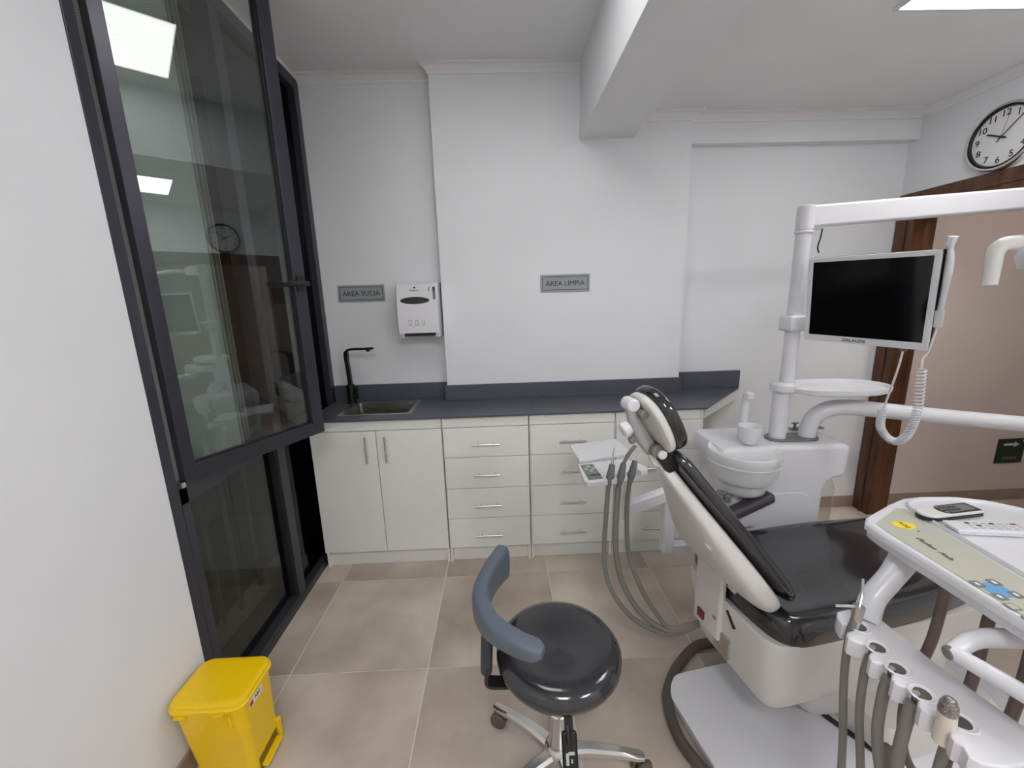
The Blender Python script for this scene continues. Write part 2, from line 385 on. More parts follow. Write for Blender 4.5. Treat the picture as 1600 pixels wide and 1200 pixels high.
# ------------------------------------------------------------------ ceiling lights
def panel(x0, x1, y0, y1, z, label, m=LITE):
    t = thing('ceiling_light', label, 'light', ((x0 + x1) / 2, (y0 + y1) / 2, z), 'ceiling light panels')
    b = bx(x0 - .012, x0, y0 - .012, y1 + .012, z - .012, z); bx(x1, x1 + .012, y0 - .012, y1 + .012, z - .012, z, bm=b)
    bx(x0, x1, y0 - .012, y0, z - .012, z, bm=b); bx(x0, x1, y1, y1 + .012, z - .012, z, bm=b)
    mk('light_frame', b, WP, t, smooth=False)
    mk('diffuser', bx(x0, x1, y0, y1, z - .008, z - .002), m, t, smooth=False)
panel(-.30, .30, 1.10, 1.69, ZL, 'square white light panel on the high ceiling left of the beam', LITEN)
panel(1.535, 2.13, 1.14, 1.735, ZR, 'bright light panel on the lower ceiling, cut by the top right picture edge')
panel(-.1, .5, -1.2, -.6, ZL, 'unseen square fill panel added on the ceiling behind the viewer', FILLB)  # added out of view to raise the ambient light
panel(1.5, 2.1, -1.2, -.6, ZR, 'unseen fill panel added on the lower ceiling behind the viewer', FILLB)  # second added panel, evens the fill on walls and floor
panel(2.95, 3.30, 1.2, 1.55, ZR, 'unseen fill panel added in the corridor beyond the doorway', FILLC)  # added to brighten the corridor wall near the doorway

# ================================================================== COUNTER RUN
YF = 2.205
def bar_handle(a, b_, out, parent, name='handle'):
    a, b_ = Vector(a), Vector(b_); o = Vector(out); d = (b_ - a).normalized(); L = (b_ - a).length
    bm = cyl(a + o, b_ + o, .0058, seg=12, bev=.001)
    for t in (.2, .8): cyl(a + d * L * t, a + d * L * t + o, .0045, seg=10, bm=bm)
    return mk(name, bm, CHROME, parent)
FY = YF + .012     # face of the fronts
def carcass(t, x0, x1, xr=None):
    b = bx(x0 + .001, x0 + .017, FY + .018, 2.66, 0, .928, .001, 1); bx(x1 - .017, x1 - .001, FY + .018, 2.66, 0, .928, .001, 1, bm=b)
    bx(x0 + .017, x1 - .017, FY + .03, 2.65, .1, .118, bm=b); bx(x0 + .017, x1 - .017, 2.65, 2.66, .1, .928, bm=b)
    mk('body', b, CABE, t, smooth=False)
    mk('plinth', bx(x0 + .018, x1 - .018, FY + .04, FY + .056, 0, .099), CAB, t, smooth=False)
    mk('top_rail', bx(x0 + .002, x1 - .002, FY + .006, FY + .03, .869, .928, .001, 1), CABE, t, smooth=False)
t = thing('base_cabinet', 'white two-door base cabinet under the sink beside the dark window', 'cabinet', (-.73, 2.4, 0))
carcass(t, -1.105, -.358)
for x0, x1, hx in ((-1.103, -.7335, -.785), (-.7295, -.36, -.675)):
    d = mk('door', bx(x0, x1, FY, FY + .018, .107, .865, .0012, 1), CAB, t, smooth=False)
    bar_handle((hx, FY, .685), (hx, FY, .84), (0, -.03, 0), d)
labs = ['white four-drawer base cabinet next to the sink cabinet', 'white four-drawer base cabinet in the middle, behind the small white instrument tray', 'white four-drawer base cabinet at the right end, behind the chair headrest']
zb = (.107, .300, .494, .688, .868)
for (x0, x1), lab in zip(((-.356, .141), (.143, .640), (.642, 1.143)), labs):
    t = thing('drawer_cabinet', lab, 'cabinet', ((x0 + x1) / 2, 2.4, 0), 'white drawer cabinets')
    carcass(t, x0, x1)
    for k in range(4):
        d = mk('drawer', bx(x0 + .007, x1 - .004, FY, FY + .018, zb[k], zb[k + 1] - .003, .0012, 1), CAB, t, smooth=False)
        cx = (x0 + x1) / 2 + .0; cz = (zb[k] + zb[k + 1]) / 2 - .008
        bar_handle((cx - .078, FY, cz), (cx + .078, FY, cz), (0, -.03, 0), d)
# open triangular end shelf
t = thing('corner_shelf', 'white open triangular shelf unit at the right end of the counter', 'shelf', (1.25, 2.5, 0))
mk('side_panel', bx(1.1435, 1.157, FY + .01, 2.66, 0, .928), CABE, t, smooth=False)
mk('back_panel', bx(1.157, 1.58, 2.655, 2.668, 0, .928), CAB, t, smooth=False)
for z in (.09, .37, .64): mk('shelf', prism([(1.157, FY + .02), (1.58, 2.64), (1.58, 2.655), (1.157, 2.655)], z, z + .017), CAB, t, smooth=False)
mk('top_rail', prism([(1.157, FY + .0), (1.6, 2.645), (1.58, 2.655), (1.157, FY + .03)], .872, .928), CABE, t, smooth=False)
# worktop with sink hole
t = thing('worktop', 'dark grey quartz worktop with a low upstand and slanted right end', 'countertop', (.1, 2.4, .92))
sx0, sx1, sy0, sy1 = -.955, -.55, 2.30, 2.605
def slab(x0, x1, nm):
    return mk(nm, bx(x0, x1, YF, YB - .003, .9285, .94, .0015, 1), STONE, t, smooth=False)
b = bx(-1.12, sx0, YF, YB - .003, .9285, .94); bx(sx1, .168, YF, YB - .003, .9285, .94, bm=b); bx(sx0, sx1, YF, sy0, .9285, .94, bm=b); bx(sx0, sx1, sy1, YB - .003, .9285, .94, bm=b)
mk('slab', b, STONE, t, smooth=False)
mk('slab', prism([(.1692, YF), (1.165, YF), (1.62, YB - .02), (1.62, YB - .003), (.1692, YB - .003)], .9285, .94, .001, 1), STONE, t, smooth=False)
mk('upstand', bx(-1.12, -.375, YB - .02, YB - .002, .94, 1.045, .0015, 1), STONE, t, smooth=False)
mk('upstand', bx(-.375, 1.18, 2.58, 2.599, .94, 1.04, .0015, 1), STONE, t, smooth=False)
mk('upstand', bx(-.378, -.36, 2.585, YB - .02, .94, 1.04, .0015, 1), STONE, t, smooth=False)
mk('upstand', bx(1.166, 1.62, YB - .02, YB - .002, .94, 1.057, .0015, 1), STONE, t, smooth=False)
mk('upstand', bx(1.166, 1.18, 2.599, YB - .02, .94, 1.04, .0015, 1), STONE, t, smooth=False)
# sink
t = thing('sink', 'stainless steel rectangular sink let into the dark worktop', 'sink', ((sx0 + sx1) / 2, 2.45, .94))
o_ = rrect(sx0 - .014, sx1 + .014, sy0 - .014, sy1 + .014, .012, 3); i_ = rrect(sx0 + .012, sx1 - .012, sy0 + .012, sy1 - .012, .02, 3)
rings = [[Vector((p[0], p[1], .9405)) for p in o_], [Vector((p[0], p[1], .943)) for p in o_], [Vector((p[0], p[1], .943)) for p in i_], [Vector((p[0], p[1], .940)) for p in i_]]
mk('rim', loft(rings, cap=False), STEEL, t)
j_ = rrect(sx0 + .026, sx1 - .026, sy0 + .026, sy1 - .026, .03, 3); k_ = rrect(sx0 + .05, sx1 - .05, sy0 + .05, sy1 - .05, .03, 3)
rings = [[Vector((p[0], p[1], .941)) for p in i_], [Vector((p[0], p[1], .79)) for p in j_], [Vector((p[0], p[1], .775)) for p in k_]]
b = loft(rings, cap=False); b.verts.ensure_lookup_table(); b.faces.new([v for v in b.verts if abs(v.co.z - .775) < 1e-4][:len(k_)])
mk('basin', b, mat('basin_steel', (.36, .345, .31, 1), .3, metal=1, noise=.15, nscale=8, stretch=(1, 1, 8)), t)
mk('drain', lathe([(.0, .001), (.035, .001), (.04, .004), (.045, .001)], ((sx0 + sx1) / 2, 2.45, .775), cap=False), CHROME, t)
# faucet
fx_, fy_ = -.985, 2.60
t = thing('faucet', 'matte black angular faucet with a long flat spout over the sink', 'faucet', (fx_, fy_, .94))
mk('base_body', lathe([(.03, 0), (.03, .006), (.026, .008), (.026, .115), (.024, .125), (0.001, .126)], (fx_, fy_, .94)), BLACK, t)
def flatpath(pts, wy, th):
    P = smoothpath(pts, 6); rings = []
    for i, p in enumerate(P):
        T = (P[min(i + 1, len(P) - 1)] - P[max(i - 1, 0)]).normalized(); N = Vector((0, 1, 0)).cross(T).normalized() * (1.7 if T.z > .8 else 1)
        Y = Vector((0, 1, 0)); rings.append([p + N * th + Y * wy, p - N * th + Y * wy, p - N * th - Y * wy, p + N * th - Y * wy])
    return loft(rings)
mk('spout', flatpath([(fx_, fy_, 1.05), (fx_ - .002, fy_, 1.15), (fx_ - .003, fy_ - .01, 1.255), (fx_ + .012, fy_ - .02, 1.288), (fx_ + .045, fy_ - .03, 1.297), (fx_ + .12, fy_ - .05, 1.299), (fx_ + .19, fy_ - .07, 1.303)], .015, .0065), BLACK, t)
mk('nozzle', cyl((fx_ + .155, fy_ - .06, 1.293), (fx_ + .155, fy_ - .06, 1.283), .012), BLACK, t)
mk('lever', xf(bx(-.006, .006, -.014, .014, 0, .075, .003), Matrix.Translation((fx_ + .034, fy_ - .01, .985)) @ Matrix.Rotation(.12, 4, 'Y')), BLACK, t)
mk('lever_boss', cyl((fx_ + .02, fy_ - .01, .99), (fx_ + .045, fy_ - .01, .99), .018), BLACK, t)

# ------------------------------------------------------------------ wall signs
def door_sign(x0, x1, z0, z1, y, s, label):
    t = thing('wall_sign', label, 'sign', ((x0 + x1) / 2, y, (z0 + z1) / 2), 'grey area signs on the back wall')
    mk('plate', bx(x0, x1, y - .004, y, z0, z1, .001, 1), SIGN, t, smooth=False)
    m_ = .012; w_ = .003; Y0, Y1 = y - .0048, y - .004
    b = bx(x0 + m_, x1 - m_, Y0, Y1, z0 + m_, z0 + m_ + w_); bx(x0 + m_, x1 - m_, Y0, Y1, z1 - m_ - w_, z1 - m_, bm=b)
    bx(x0 + m_, x0 + m_ + w_, Y0, Y1, z0 + m_, z1 - m_, bm=b); bx(x1 - m_ - w_, x1 - m_, Y0, Y1, z0 + m_, z1 - m_, bm=b)
    mk('border', b, INK, t, smooth=False)
    text_mesh(s, .043, basis(((x0 + x1) / 2, y - .0045, (z0 + z1) / 2 - .002), (1, 0, 0), (0, 0, 1), (0, -1, 0)), INK, t)
door_sign(-1.032, -.735, 1.587, 1.692, YB - .001, 'ÁREA SUCIA', 'small grey wall sign reading ÁREA SUCIA above the black faucet')
door_sign(.257, .566, 1.611, 1.717, 2.599, 'ÁREA LIMPIA', 'small grey wall sign reading ÁREA LIMPIA on the wide white wall')

# ------------------------------------------------------------------ paper towel dispenser
X0, X1, Z0, Z1 = -.630, -.368, 1.36, 1.69
t = thing('paper_towel_dispenser', 'white paper towel dispenser with a dark oval window on the wall', 'dispenser', ((X0 + X1) / 2, YB, Z0))
def frontY(z):    # bulging cover profile, narrower towards the top
    k = (z - Z0) / (Z1 - Z0); return YB - .195 + .03 * abs(k - .35) ** 1.5 * 2
prof = []
zs = [Z0 + .03, Z0 + .045, Z0 + .1, Z0 + .2, Z0 + .28, Z1 - .02, Z1 - .004, Z1]
ys = [frontY(z) for z in zs]; ys[-2] += .012; ys[-1] += .03
ring = [(YB - .002, Z0 + .03)] + list(zip(ys, zs)) + [(YB - .002, Z1)]
b = loft([[Vector((x, p[0] + dy, p[1])) for p in ring] for x, dy in ((X0 + .006, 0.006), (X0 + .012, 0), (X1 - .012, 0), (X1 - .006, .006))])
mk('cover', b, WP, t, ang=50)
for q0, q1 in ((X0 + .01, X0 + .035), (X1 - .035, X1 - .008)): mk('side_foot', bx(q0, q1, YB - .16, YB - .002, Z0 + .0, Z0 + .032, .003), WP, t)
mk('outlet', bx(X0 + .035, X1 - .035, YB - .14, YB - .02, Z0 + .008, Z0 + .03), BLACKP, t, smooth=False)
cx = (X0 + X1) / 2 - .012
b = loft([[Vector((cx + .088 * math.cos(a), frontY(1.585 + .02 * math.sin(a)) - dy, 1.585 + .021 * math.sin(a))) for a in [2 * PI * k / 32 for k in range(32)]] for dy in (-.004, .0015)])
mk('oval_window', b, BLACKP, t)
text_mesh('Elegance', .016, basis((cx, frontY(1.645) - .001, 1.645), (1, 0, 0), (0, .1, 1), (0, -1, .1)), INK, t)
mk('emblem', xf(bx(-.006, .006, -.001, .0, 0, .01, 0), Matrix.Translation((cx, frontY(1.66) - .0005, 1.656))), INK, t, smooth=False)
b = bx(X1 - .058, X1 - .054, frontY(1.645) - .0015, frontY(1.645) + .01, 1.633, 1.662)
mk('arrow_mark', b, INK, t, smooth=False)
mk('side_slot', bx(X1 - .034, X1 - .018, frontY(1.6) - .0015, frontY(1.6) + .02, 1.55, 1.665, .003), GREYP, t)
mk('key_slot', bx(X1 - .03, X1 - .022, frontY(1.6) - .004, frontY(1.6) + .01, 1.635, 1.66, .002), BLACKP, t)
for k in range(3):
    x = cx - .035 + k * .04; y = frontY(1.455) - .0012
    b = bx(x - .008, x - .006, y, y + .002, 1.44, 1.468); bx(x + .006, x + .008, y, y + .002, 1.44, 1.468, bm=b); bx(x - .008, x + .008, y, y + .002, 1.438, 1.44, bm=b)
    if k < 2: bx(x - .008, x + .008, y, y + .002, 1.467, 1.469, bm=b)
    mk('pictogram', b, LG, t, smooth=False)

# ------------------------------------------------------------------ wall clock on the right wall
cy, cz, cr = 2.172, 2.303, .157
t = thing('wall_clock', 'round white wall clock with black numerals above the wooden doorway', 'clock', (XR, cy, cz))
MC = basis((XR, cy, cz), (0, -1, 0), (0, 0, 1), (-1, 0, 0))      # local x to the right as seen, y up, z into the room
b = lathe([(cr - .012, .0), (cr, .006), (cr, .03), (cr - .005, .036), (cr - .014, .036), (cr - .018, .028)], (0, 0, 0), 64, cap=False); mk('rim', xf(b, MC), CHROME, t)
b = lathe([(cr - .018, .027), (cr - .022, .036), (cr - .026, .024)], (0, 0, 0), 64, cap=False); mk('inner_ring', xf(b, MC), BLACKP, t)
mk('dial', xf(lathe([(0.0005, .0), (cr - .015, .0), (cr - .015, .022), (.0005, .022)], (0, 0, 0), 64), MC), mat('dial', (.8, .8, .8, 1), .4), t)
for h in range(1, 13):
    a = PI / 2 - h * PI / 6; text_mesh(str(h), .043, MC @ Matrix.Translation((.108 * math.cos(a), .108 * math.sin(a), .0235)), INK, t, name='numeral')
b = bmesh.new()
for k in range(60):
    a = k * PI / 30; L = .008 if k % 5 == 0 else .004
    join(b, xf(bx(.132 - L / 2, .132 + L / 2, -.001, .001, .0222, .0228), Matrix.Rotation(a, 4, 'Z')))
mk('minute_marks', xf(b, MC), INK, t, smooth=False)
def hand(ang, L, wd, z, nm, m=INK):
    mk(nm, xf(bx(-.025, L, -wd, wd, z, z + .001), MC @ Matrix.Rotation(ang, 4, 'Z')), m, t, smooth=False)
hand(math.radians(90 - 295), .075, .0035, .026, 'hour_hand'); hand(math.radians(90 - 45), .115, .0022, .028, 'minute_hand'); hand(math.radians(90 - 12), .115, .0007, .03, 'second_hand', LG)
mk('hub', xf(cyl((0, 0, .024), (0, 0, .033), .006), MC), INK, t)

# ------------------------------------------------------------------ exit arrow sign low on the corridor wall
t = thing('exit_sign', 'small dark sign with a white arrow low on the pinkish corridor wall', 'sign', (3.675, YB - .005, .39))
mk('plate', bx(3.575, 3.775, YB - .012, YB - .004, .298, .483, .001, 1), GRN, t, smooth=False)
mk('border', bx(3.575, 3.775, YB - .0135, YB - .012, .476, .483), INK, t, smooth=False)
b = bx(3.615, 3.69, YB - .0135, YB - .012, .432, .450); b2 = bmesh.new()
vs = [b2.verts.new(p) for p in ((3.69, YB - .0135, .418), (3.69, YB - .0135, .464), (3.73, YB - .0135, .441))]; b2.faces.new(vs); join(b, b2)
mk('arrow', b, PALE, t, smooth=False)
text_mesh('SALIDA', .034, basis((3.675, YB - .0125, .335), (1, 0, 0), (0, 0, 1), (0, -1, 0)), LG, t)

# ================================================================== YELLOW PEDAL BIN
t = thing('pedal_bin', 'yellow plastic pedal bin standing against the white left wall', 'bin', (-.99, 1.18, 0))
bx0, bx1, by0, by1 = -1.112, -.862, 1.070, 1.268
def rr3(x0, x1, y0, y1, r, z): return [Vector((p[0], p[1], z)) for p in rrect(x0, x1, y0, y1, r, 6)]
rings = [rr3(bx0 + .045, bx1 - .022, by0 + .035, by1 - .016, .02, 0), rr3(bx0 + .042, bx1 - .020, by0 + .03, by1 - .014, .025, .01),
         rr3(bx0 + .012, bx1 - .012, by0 + .012, by1 - .008, .032, .30), rr3(bx0 + .012, bx1 - .012, by0 + .012, by1 - .008, .032, .315)]
mk('bucket', loft(rings), YEL, t)
rings = [rr3(bx0 + .004, bx1 - .004, by0 + .004, by1 - .004, .038, .312), rr3(bx0, bx1, by0, by1, .04, .316), rr3(bx0, bx1, by0, by1, .04, .325), rr3(bx0 + .004, bx1 - .004, by0 + .004, by1 - .004, .038, .328),
         rr3(bx0 + .006, bx1 - .006, by0 + .006, by1 - .006, .036, .338), rr3(bx0 + .015, bx1 - .015, by0 + .015, by1 - .015, .032, .343), rr3(bx0 + .03, bx1 - .03, by0 + .03, by1 - .03, .025, .342), rr3(bx0 + .04, bx1 - .04, by0 + .04, by1 - .03, .02, .3425)]
lid = mk('lid', loft(rings), YEL, t)
for xx in (-1.06, -.94): mk('hinge_lug', bx(xx - .018, xx + .018, by0 - .004, by0 + .012, .303, .314, .002), YEL, lid)
mk('rear_hook', bx(-.918, -.908, by0 + .004, by0 + .02, .25, .3, .003), YEL, t)
mk('pedal_recess_shade', bx(bx1 - .06, bx1 - .016, 1.125, 1.232, .002, .055, .003), mat('shade_plastic', srgb(120, 95, 20), .5), t)  # solid block, the shade of the recess put into its dark yellow
mk('pedal', bx(bx1 - .06, bx1 + .006, 1.13, 1.228, .014, .026, .004), YEL, t)
mk('pedal_cheek', bx(bx1 - .035, bx1 - .006, 1.232, 1.252, 0, .085, .006, 3), YEL, t)
stk = mk('sticker', bx(bx1 - .0135, bx1 - .0112, 1.12, 1.19, .272, .300), WHITEPR, t, smooth=False)
mk('sticker_print', bx(bx1 - .0115, bx1 - .0105, 1.122, 1.138, .276, .292), RED, stk, smooth=False)
text_mesh('ABC', .016, basis((bx1 - .0108, 1.165, .286), (0, 1, 0), (0, 0, 1), (1, 0, 0)), INK, stk)

# ================================================================== OPERATOR STOOL
sxc, syc = .146, 1.075
t = thing('operator_stool', 'rolling operator stool with round glossy black seat and curved grey back', 'stool', (sxc, syc, 0))
mk('seat', lathe([(.001, .512), (.06, .515), (.12, .522), (.157, .525), (.180, .516), (.194, .497), (.195, .480), (.186, .46), (.17, .450), (.05, .446), (.001, .446)], (sxc, syc, 0), 64, cap=False), VINYL, t)
mk('column', cyl((sxc, syc, .1), (sxc, syc, .44), .026), CHROME, t)
mk('gas_spring', cyl((sxc, syc, .09), (sxc, syc, .26), .032, bev=.004), ALU, t)
mk('hub', lathe([(.03, .065), (.045, .07), (.05, .09), (.045, .115), (.034, .125)], (sxc, syc, 0)), ALU, t)
for k in range(5):
    a = math.radians(140 + 72 * k); d = Vector((math.cos(a), math.sin(a), 0)); c0 = Vector((sxc, syc, 0)); n_ = Vector((-d.y, d.x, 0)); R_ = .27
    rings = []
    for s_, zc, hw, hh in ((.03, .098, .024, .016), (.1, .102, .02, .014), (.2, .092, .017, .011), (R_ - .01, .078, .016, .009), (R_ + .012, .075, .013, .007)):
        p = c0 + d * s_; rings.append([p + n_ * q[0] * hw + Vector((0, 0, zc + q[1] * hh)) for q in ((-1, -1), (1, -1), (1, .4), (.6, 1), (-.6, 1), (-1, .4))])
    lg = mk('leg', loft(rings), ALU, t)
    p = c0 + d * R_; b = cyl(p + Vector((0, 0, .04)), p + Vector((0, 0, .075)), .006)
    e = Vector((-.42, -.907, 0)) if k % 2 == 0 else Vector((.5, -.866, 0)); p = p + Vector((-e.y, e.x, 0)) * .008
    cyl(p + e * .006 + Vector((0, 0, .030)), p + e * .026 + Vector((0, 0, .030)), .030, bev=.005, bm=b); cyl(p - e * .026 + Vector((0, 0, .030)), p - e * .006 + Vector((0, 0, .030)), .030, bev=.005, bm=b)
    mk('caster', b, mat('caster_grey', srgb(92, 84, 78), .4) if k == 0 else bpy.data.materials['caster_grey'], lg)
# lever with printed tag
b = tube([(sxc, syc - .1, .43), (sxc, syc - .17, .42), (sxc + .002, syc - .2, .39)], .006, 10); mk('lever_rod', b, BLACKP, t)
mk('lever_neck', xf(bx(-.012, .012, -.004, .004, .01, .075, .003), Matrix.Translation((sxc + .004, syc - .187, .385)) @ Matrix.Rotation(-.35, 4, 'X')), BLACKP, t)
lv = mk('lever_paddle', xf(bx(-.021, .021, -.005, .005, -.075, .022, .008, 3), Matrix.Translation((sxc + .004, syc - .187, .385)) @ Matrix.Rotation(-.35, 4, 'X')), BLACKP, t)
Mp = Matrix.Translation((sxc + .004, syc - .187, .385)) @ Matrix.Rotation(-.35, 4, 'X')
b = xf(bx(-.012, -.004, -.0062, -.005, -.06, -.03), Mp); join(b, xf(bx(-.004, .012, -.0062, -.005, -.035, -.027), Mp)); join(b, xf(bx(.002, .006, -.0062, -.005, -.055, -.045), Mp))
mk('printed_mark', b, PALE, lv, smooth=False)
# curved backrest pad
arc = [(-.012, 1.325, 0), (-.038, 1.275, 0), (-.066, 1.21, 0), (-.091, 1.11, 0), (-.076, 1.03, 0), (-.04, .97, 0), (.022, .915, 0), (.080, .882, 0)]
P = smoothpath(arc, 6); rings = []; n = len(P)
for i, p in enumerate(P):
    T = (P[min(i + 1, n - 1)] - P[max(i - 1, 0)]).normalized(); N = Vector((T.y, -T.x, 0)) * -1
    k = i / (n - 1); endf = min(1, (min(k, 1 - k) / .05)) ** .5 if min(k, 1 - k) < .05 else 1
    hh = (.070 - .050 * k) * (.6 + .4 * endf); th = .027 * (.5 + .5 * endf)
    zc = .700 + .014 * (1 - k) - (.070 - .050 * k)
    rings.append([Vector((p.x, p.y, zc)) + N * q[0] + Vector((0, 0, q[1])) for q in [sell(2 * PI * j / 20, th, hh, 3.6) for j in range(20)]])
mk('backrest', loft(rings), GREYPAD, t)
b = xf(bx(-.018, .018, -.045, .045, -.10, .06, .016, 4), Matrix.Translation((-.074, 1.055, .565)) @ Matrix.Rotation(.06, 4, 'Y'))
mk('backrest_bracket', b, mat('bracket_dark', srgb(55, 60, 70), .4), t)
mk('backrest_arm', flatpath([(-.075, 1.03, .5), (-.078, 1.03, .44), (-.03, 1.035, .422), (.08, 1.04, .42)], .02, .005), BLACKP, t)

# ================================================================== DENTAL CHAIR
ca = math.radians(10); CO = Vector((.917, 1.30, 0))
CU = Vector((math.cos(ca), math.sin(ca), 0)); CV = Vector((-math.sin(ca), math.cos(ca), 0))
MCH = basis(CO, CU, CV, (0, 0, 1))
def ch(b): return xf(b, MCH)
def L3(u, v, z): return CO + CU * u + CV * v + Vector((0, 0, z))
chair = thing('dental_chair', 'white dental treatment chair with glossy black upholstery and raised backrest', 'dental chair', tuple(CO))
mk('base_plate', ch(prism(rrect(-.300, .95, -.44, .120, .10, 8), 0, .04, .008, 3)), WP, chair)
# pedestal
def urings(defs, e=4, seg=32):   # (z, u0, u1, v0, v1)
    out = []
    for z, u0, u1, v0, v1 in defs:
        cu, cv = (u0 + u1) / 2, (v0 + v1) / 2
        out.append([L3(cu + q[0], cv + q[1], z) for q in [sell(2 * PI * j / seg, (u1 - u0) / 2, (v1 - v0) / 2, e) for j in range(seg)]])
    return loft(out)
mk('pedestal', urings([(.04, .14, .80, -.17, .10), (.07, .12, .80, -.18, .11), (.2, .10, .78, -.19, .12), (.30, .08, .75, -.19, .13)], 5), SHELLM, chair)
mk('pedestal_slot', ch(xf(bx(-.009, .009, -.075, .075, 0, .010, .003), Matrix.Translation((.225, -.225, .0405)) @ Matrix.Rotation(.35, 4, 'Z'))), BLACKP, chair)
mk('foot_cover', urings([(.04, .245, .80, -.34, -.05), (.10, .25, .79, -.335, -.05), (.13, .27, .77, -.31, -.05)], 7), SHELLM, chair)
# housing under the seat
mk('seat_housing', urings([(.212, -.09, .24, -.19, .10), (.222, -.118, .30, -.222, .13), (.25, -.132, .42, -.240, .15), (.30, -.138, .62, -.248, .17), (.36, -.140, 1.0, -.252, .20), (.42, -.142, 1.12, -.255, .235), (.465, -.143, 1.15, -.256, .24), (.478, -.137, 1.14, -.250, .235)], 9, 56), SHELLM, chair)
mk('housing_rear_ridge', ch(bx(-.158, -.13, -.015, .13, .30, .60, .012, 3)), SHELLM, chair)
mk('housing_slot', ch(xf(bx(-.003, .003, -.005, .006, -.03, .03, .001), Matrix.Translation((-.1435, -.055, .435)) @ Matrix.Rotation(-.75, 4, 'X'))), BLACKP, chair)
mk('power_switch', ch(bx(-.166, -.152, .06, .095, .335, .37, .002)), BROWNSW, chair)
mk('metal_strip', ch(bx(-.147, -.136, -.06, .02, .262, .345, .003)), STEEL, chair)
mk('printed_mark', ch(bx(-.1592, -.1575, .0, .016, .385, .400)), mat('pink_print', srgb(190, 140, 140), .5), chair, smooth=False)
# seat cushion
def pad_outline(sc):
    pts = []
    base = [(-.118, .0), (-.118, -.13), (-.105, -.205), (-.07, -.24), (0, -.247), (.2, -.247), (.45, -.245), (.62, -.225), (.80, -.205), (1.05, -.19), (1.25, -.16), (1.33, -.09), (1.345, 0)]
    return base
half = pad_outline(1)
loop = half + [(u, -v * 1.03 + .0) for u, v in half[-2:0:-1]]
def off(loop, d):
    n = len(loop); c = Vector((.55, 0)); out = []
    for i in range(n):
        p, a_, b_ = Vector(loop[i]), Vector(loop[i - 1]), Vector(loop[(i + 1) % n]); T = (b_ - a_).normalized(); N = Vector((T.y, -T.x))
        out.append(p + N * d)
    return out
def seat_z(u, v):
    z = 0
    return z
sgn = 1 if (Vector(off(loop, .01)[6]) - Vector((.55, 0))).length > (Vector(loop[6]) - Vector((.55, 0))).length else -1
rings = []
for d, z in ((-.03, .452), (-.006, .454), (.004, .468), (.006, .525), (-.002, .552), (-.018, .566), (-.045, .568), (-.075, .562)):
    rings.append([L3(q.x, q.y, z) for q in off(loop, sgn * d)])
last = off(loop, sgn * -.075)
for k_, z in ((.8, .557), (.55, .554), (.3, .553), (.1, .553)):
    rings.append([L3(.6 + (q.x - .6) * (1 - (1 - k_) * .35), q.y * k_, z) for q in last])
b = loft(rings); seat = mk('seat_cushion', b, VINYL, chair, wn=False, ang=80)
sm = seat.modifiers.new('s', 'SUBSURF'); sm.levels = 2; sm.render_levels = 2

# backrest: local frame
th = math.radians(54.5); B0 = L3(-.070, 0, .560)
bs = (CU * -math.cos(th) + Vector((0, 0, math.sin(th)))).normalized(); bn = (CU * math.sin(th) + Vector((0, 0, math.cos(th)))).normalized()
def BK(s, v, n_): return B0 + bs * s + CV * v + bn * n_
prof = [(.0, .10, .015), (.008, .155, .03), (.04, .20, .045), (.09, .228, .06), (.16, .22, .065), (.26, .18, .055), (.38, .12, .035), (.48, .07, .02), (.54, .045, .015), (.58, .02, .01)]
rs, rc = [], []
for s, hw, db in prof:
    sec = []
    for j in range(32):
        a = 2 * PI * j / 32; x, y = sell(a, hw, 1, 3.3); y = y * (db if y < 0 else .03); sec.append(BK(s, x, y - .012))
    rs.append(sec)
for s, hc, dc in ((-.012, .10, .012), (-.006, .16, .02), (.03, .205, .024), (.09, .232, .026), (.16, .227, .027), (.26, .193, .027), (.38, .145, .027), (.48, .11, .027), (.56, .085, .025), (.60, .06, .02), (.615, .03, .01)):
    rc.append([BK(s, x, y + .046) for x, y in [sell(2 * PI * j / 28, hc, dc, 3.0) for j in range(28)]])
bsh = mk('backrest_shell', loft(rs), SHELLM, chair, wn=False, ang=80); m_ = bsh.modifiers.new('s', 'SUBSURF'); m_.levels = 1; m_.render_levels = 1
bcu = mk('backrest_cushion', loft(rc), VINYL, chair, wn=False, ang=80); m_ = bcu.modifiers.new('s', 'SUBSURF'); m_.levels = 1; m_.render_levels = 1
for s, v in ((.08, -.08), (.13, -.07), (.30, -.09)):
    mk('screw_cap', tube([BK(s, v, -.05), BK(s, v, {.08: -.0745, .13: -.0735, .30: -.0600}[s])], .016, 20, 0), SHELLM, bsh)
# headrest
hth = math.radians(63); H0 = L3(-.452, -.005, 1.188)
hs = (CU * -math.cos(hth) + Vector((0, 0, math.sin(hth)))).normalized(); hn = (CU * math.sin(hth) + Vector((0, 0, math.cos(hth)))).normalized()
def HD(s, v, n_): return H0 + hs * s + CV * v + hn * n_
def disc(hs_, hv, n0, n1, e, rnd):
    rings = []; m = 10
    for k in range(m + 1):
        t_ = -1 + 2 * k / m; f_ = (1 - abs(t_) ** 3) ** (1 / 3) if abs(t_) < 1 else .0
        f_ = (1 - rnd) + rnd * f_
        rings.append([HD(x * f_, y * f_, n0 + (n1 - n0) * (t_ + 1) / 2) for x, y in [sell(2 * PI * j / 36, hs_, hv, e) for j in range(36)]])
    return loft(rings)
mk('headrest_cushion', disc(.110, .104, .004, .044, 2.4, .22), VINYL, chair)
hsh = mk('headrest_shell', disc(.106, .094, -.024, .008, 2.4, .25), SHELLM, chair)
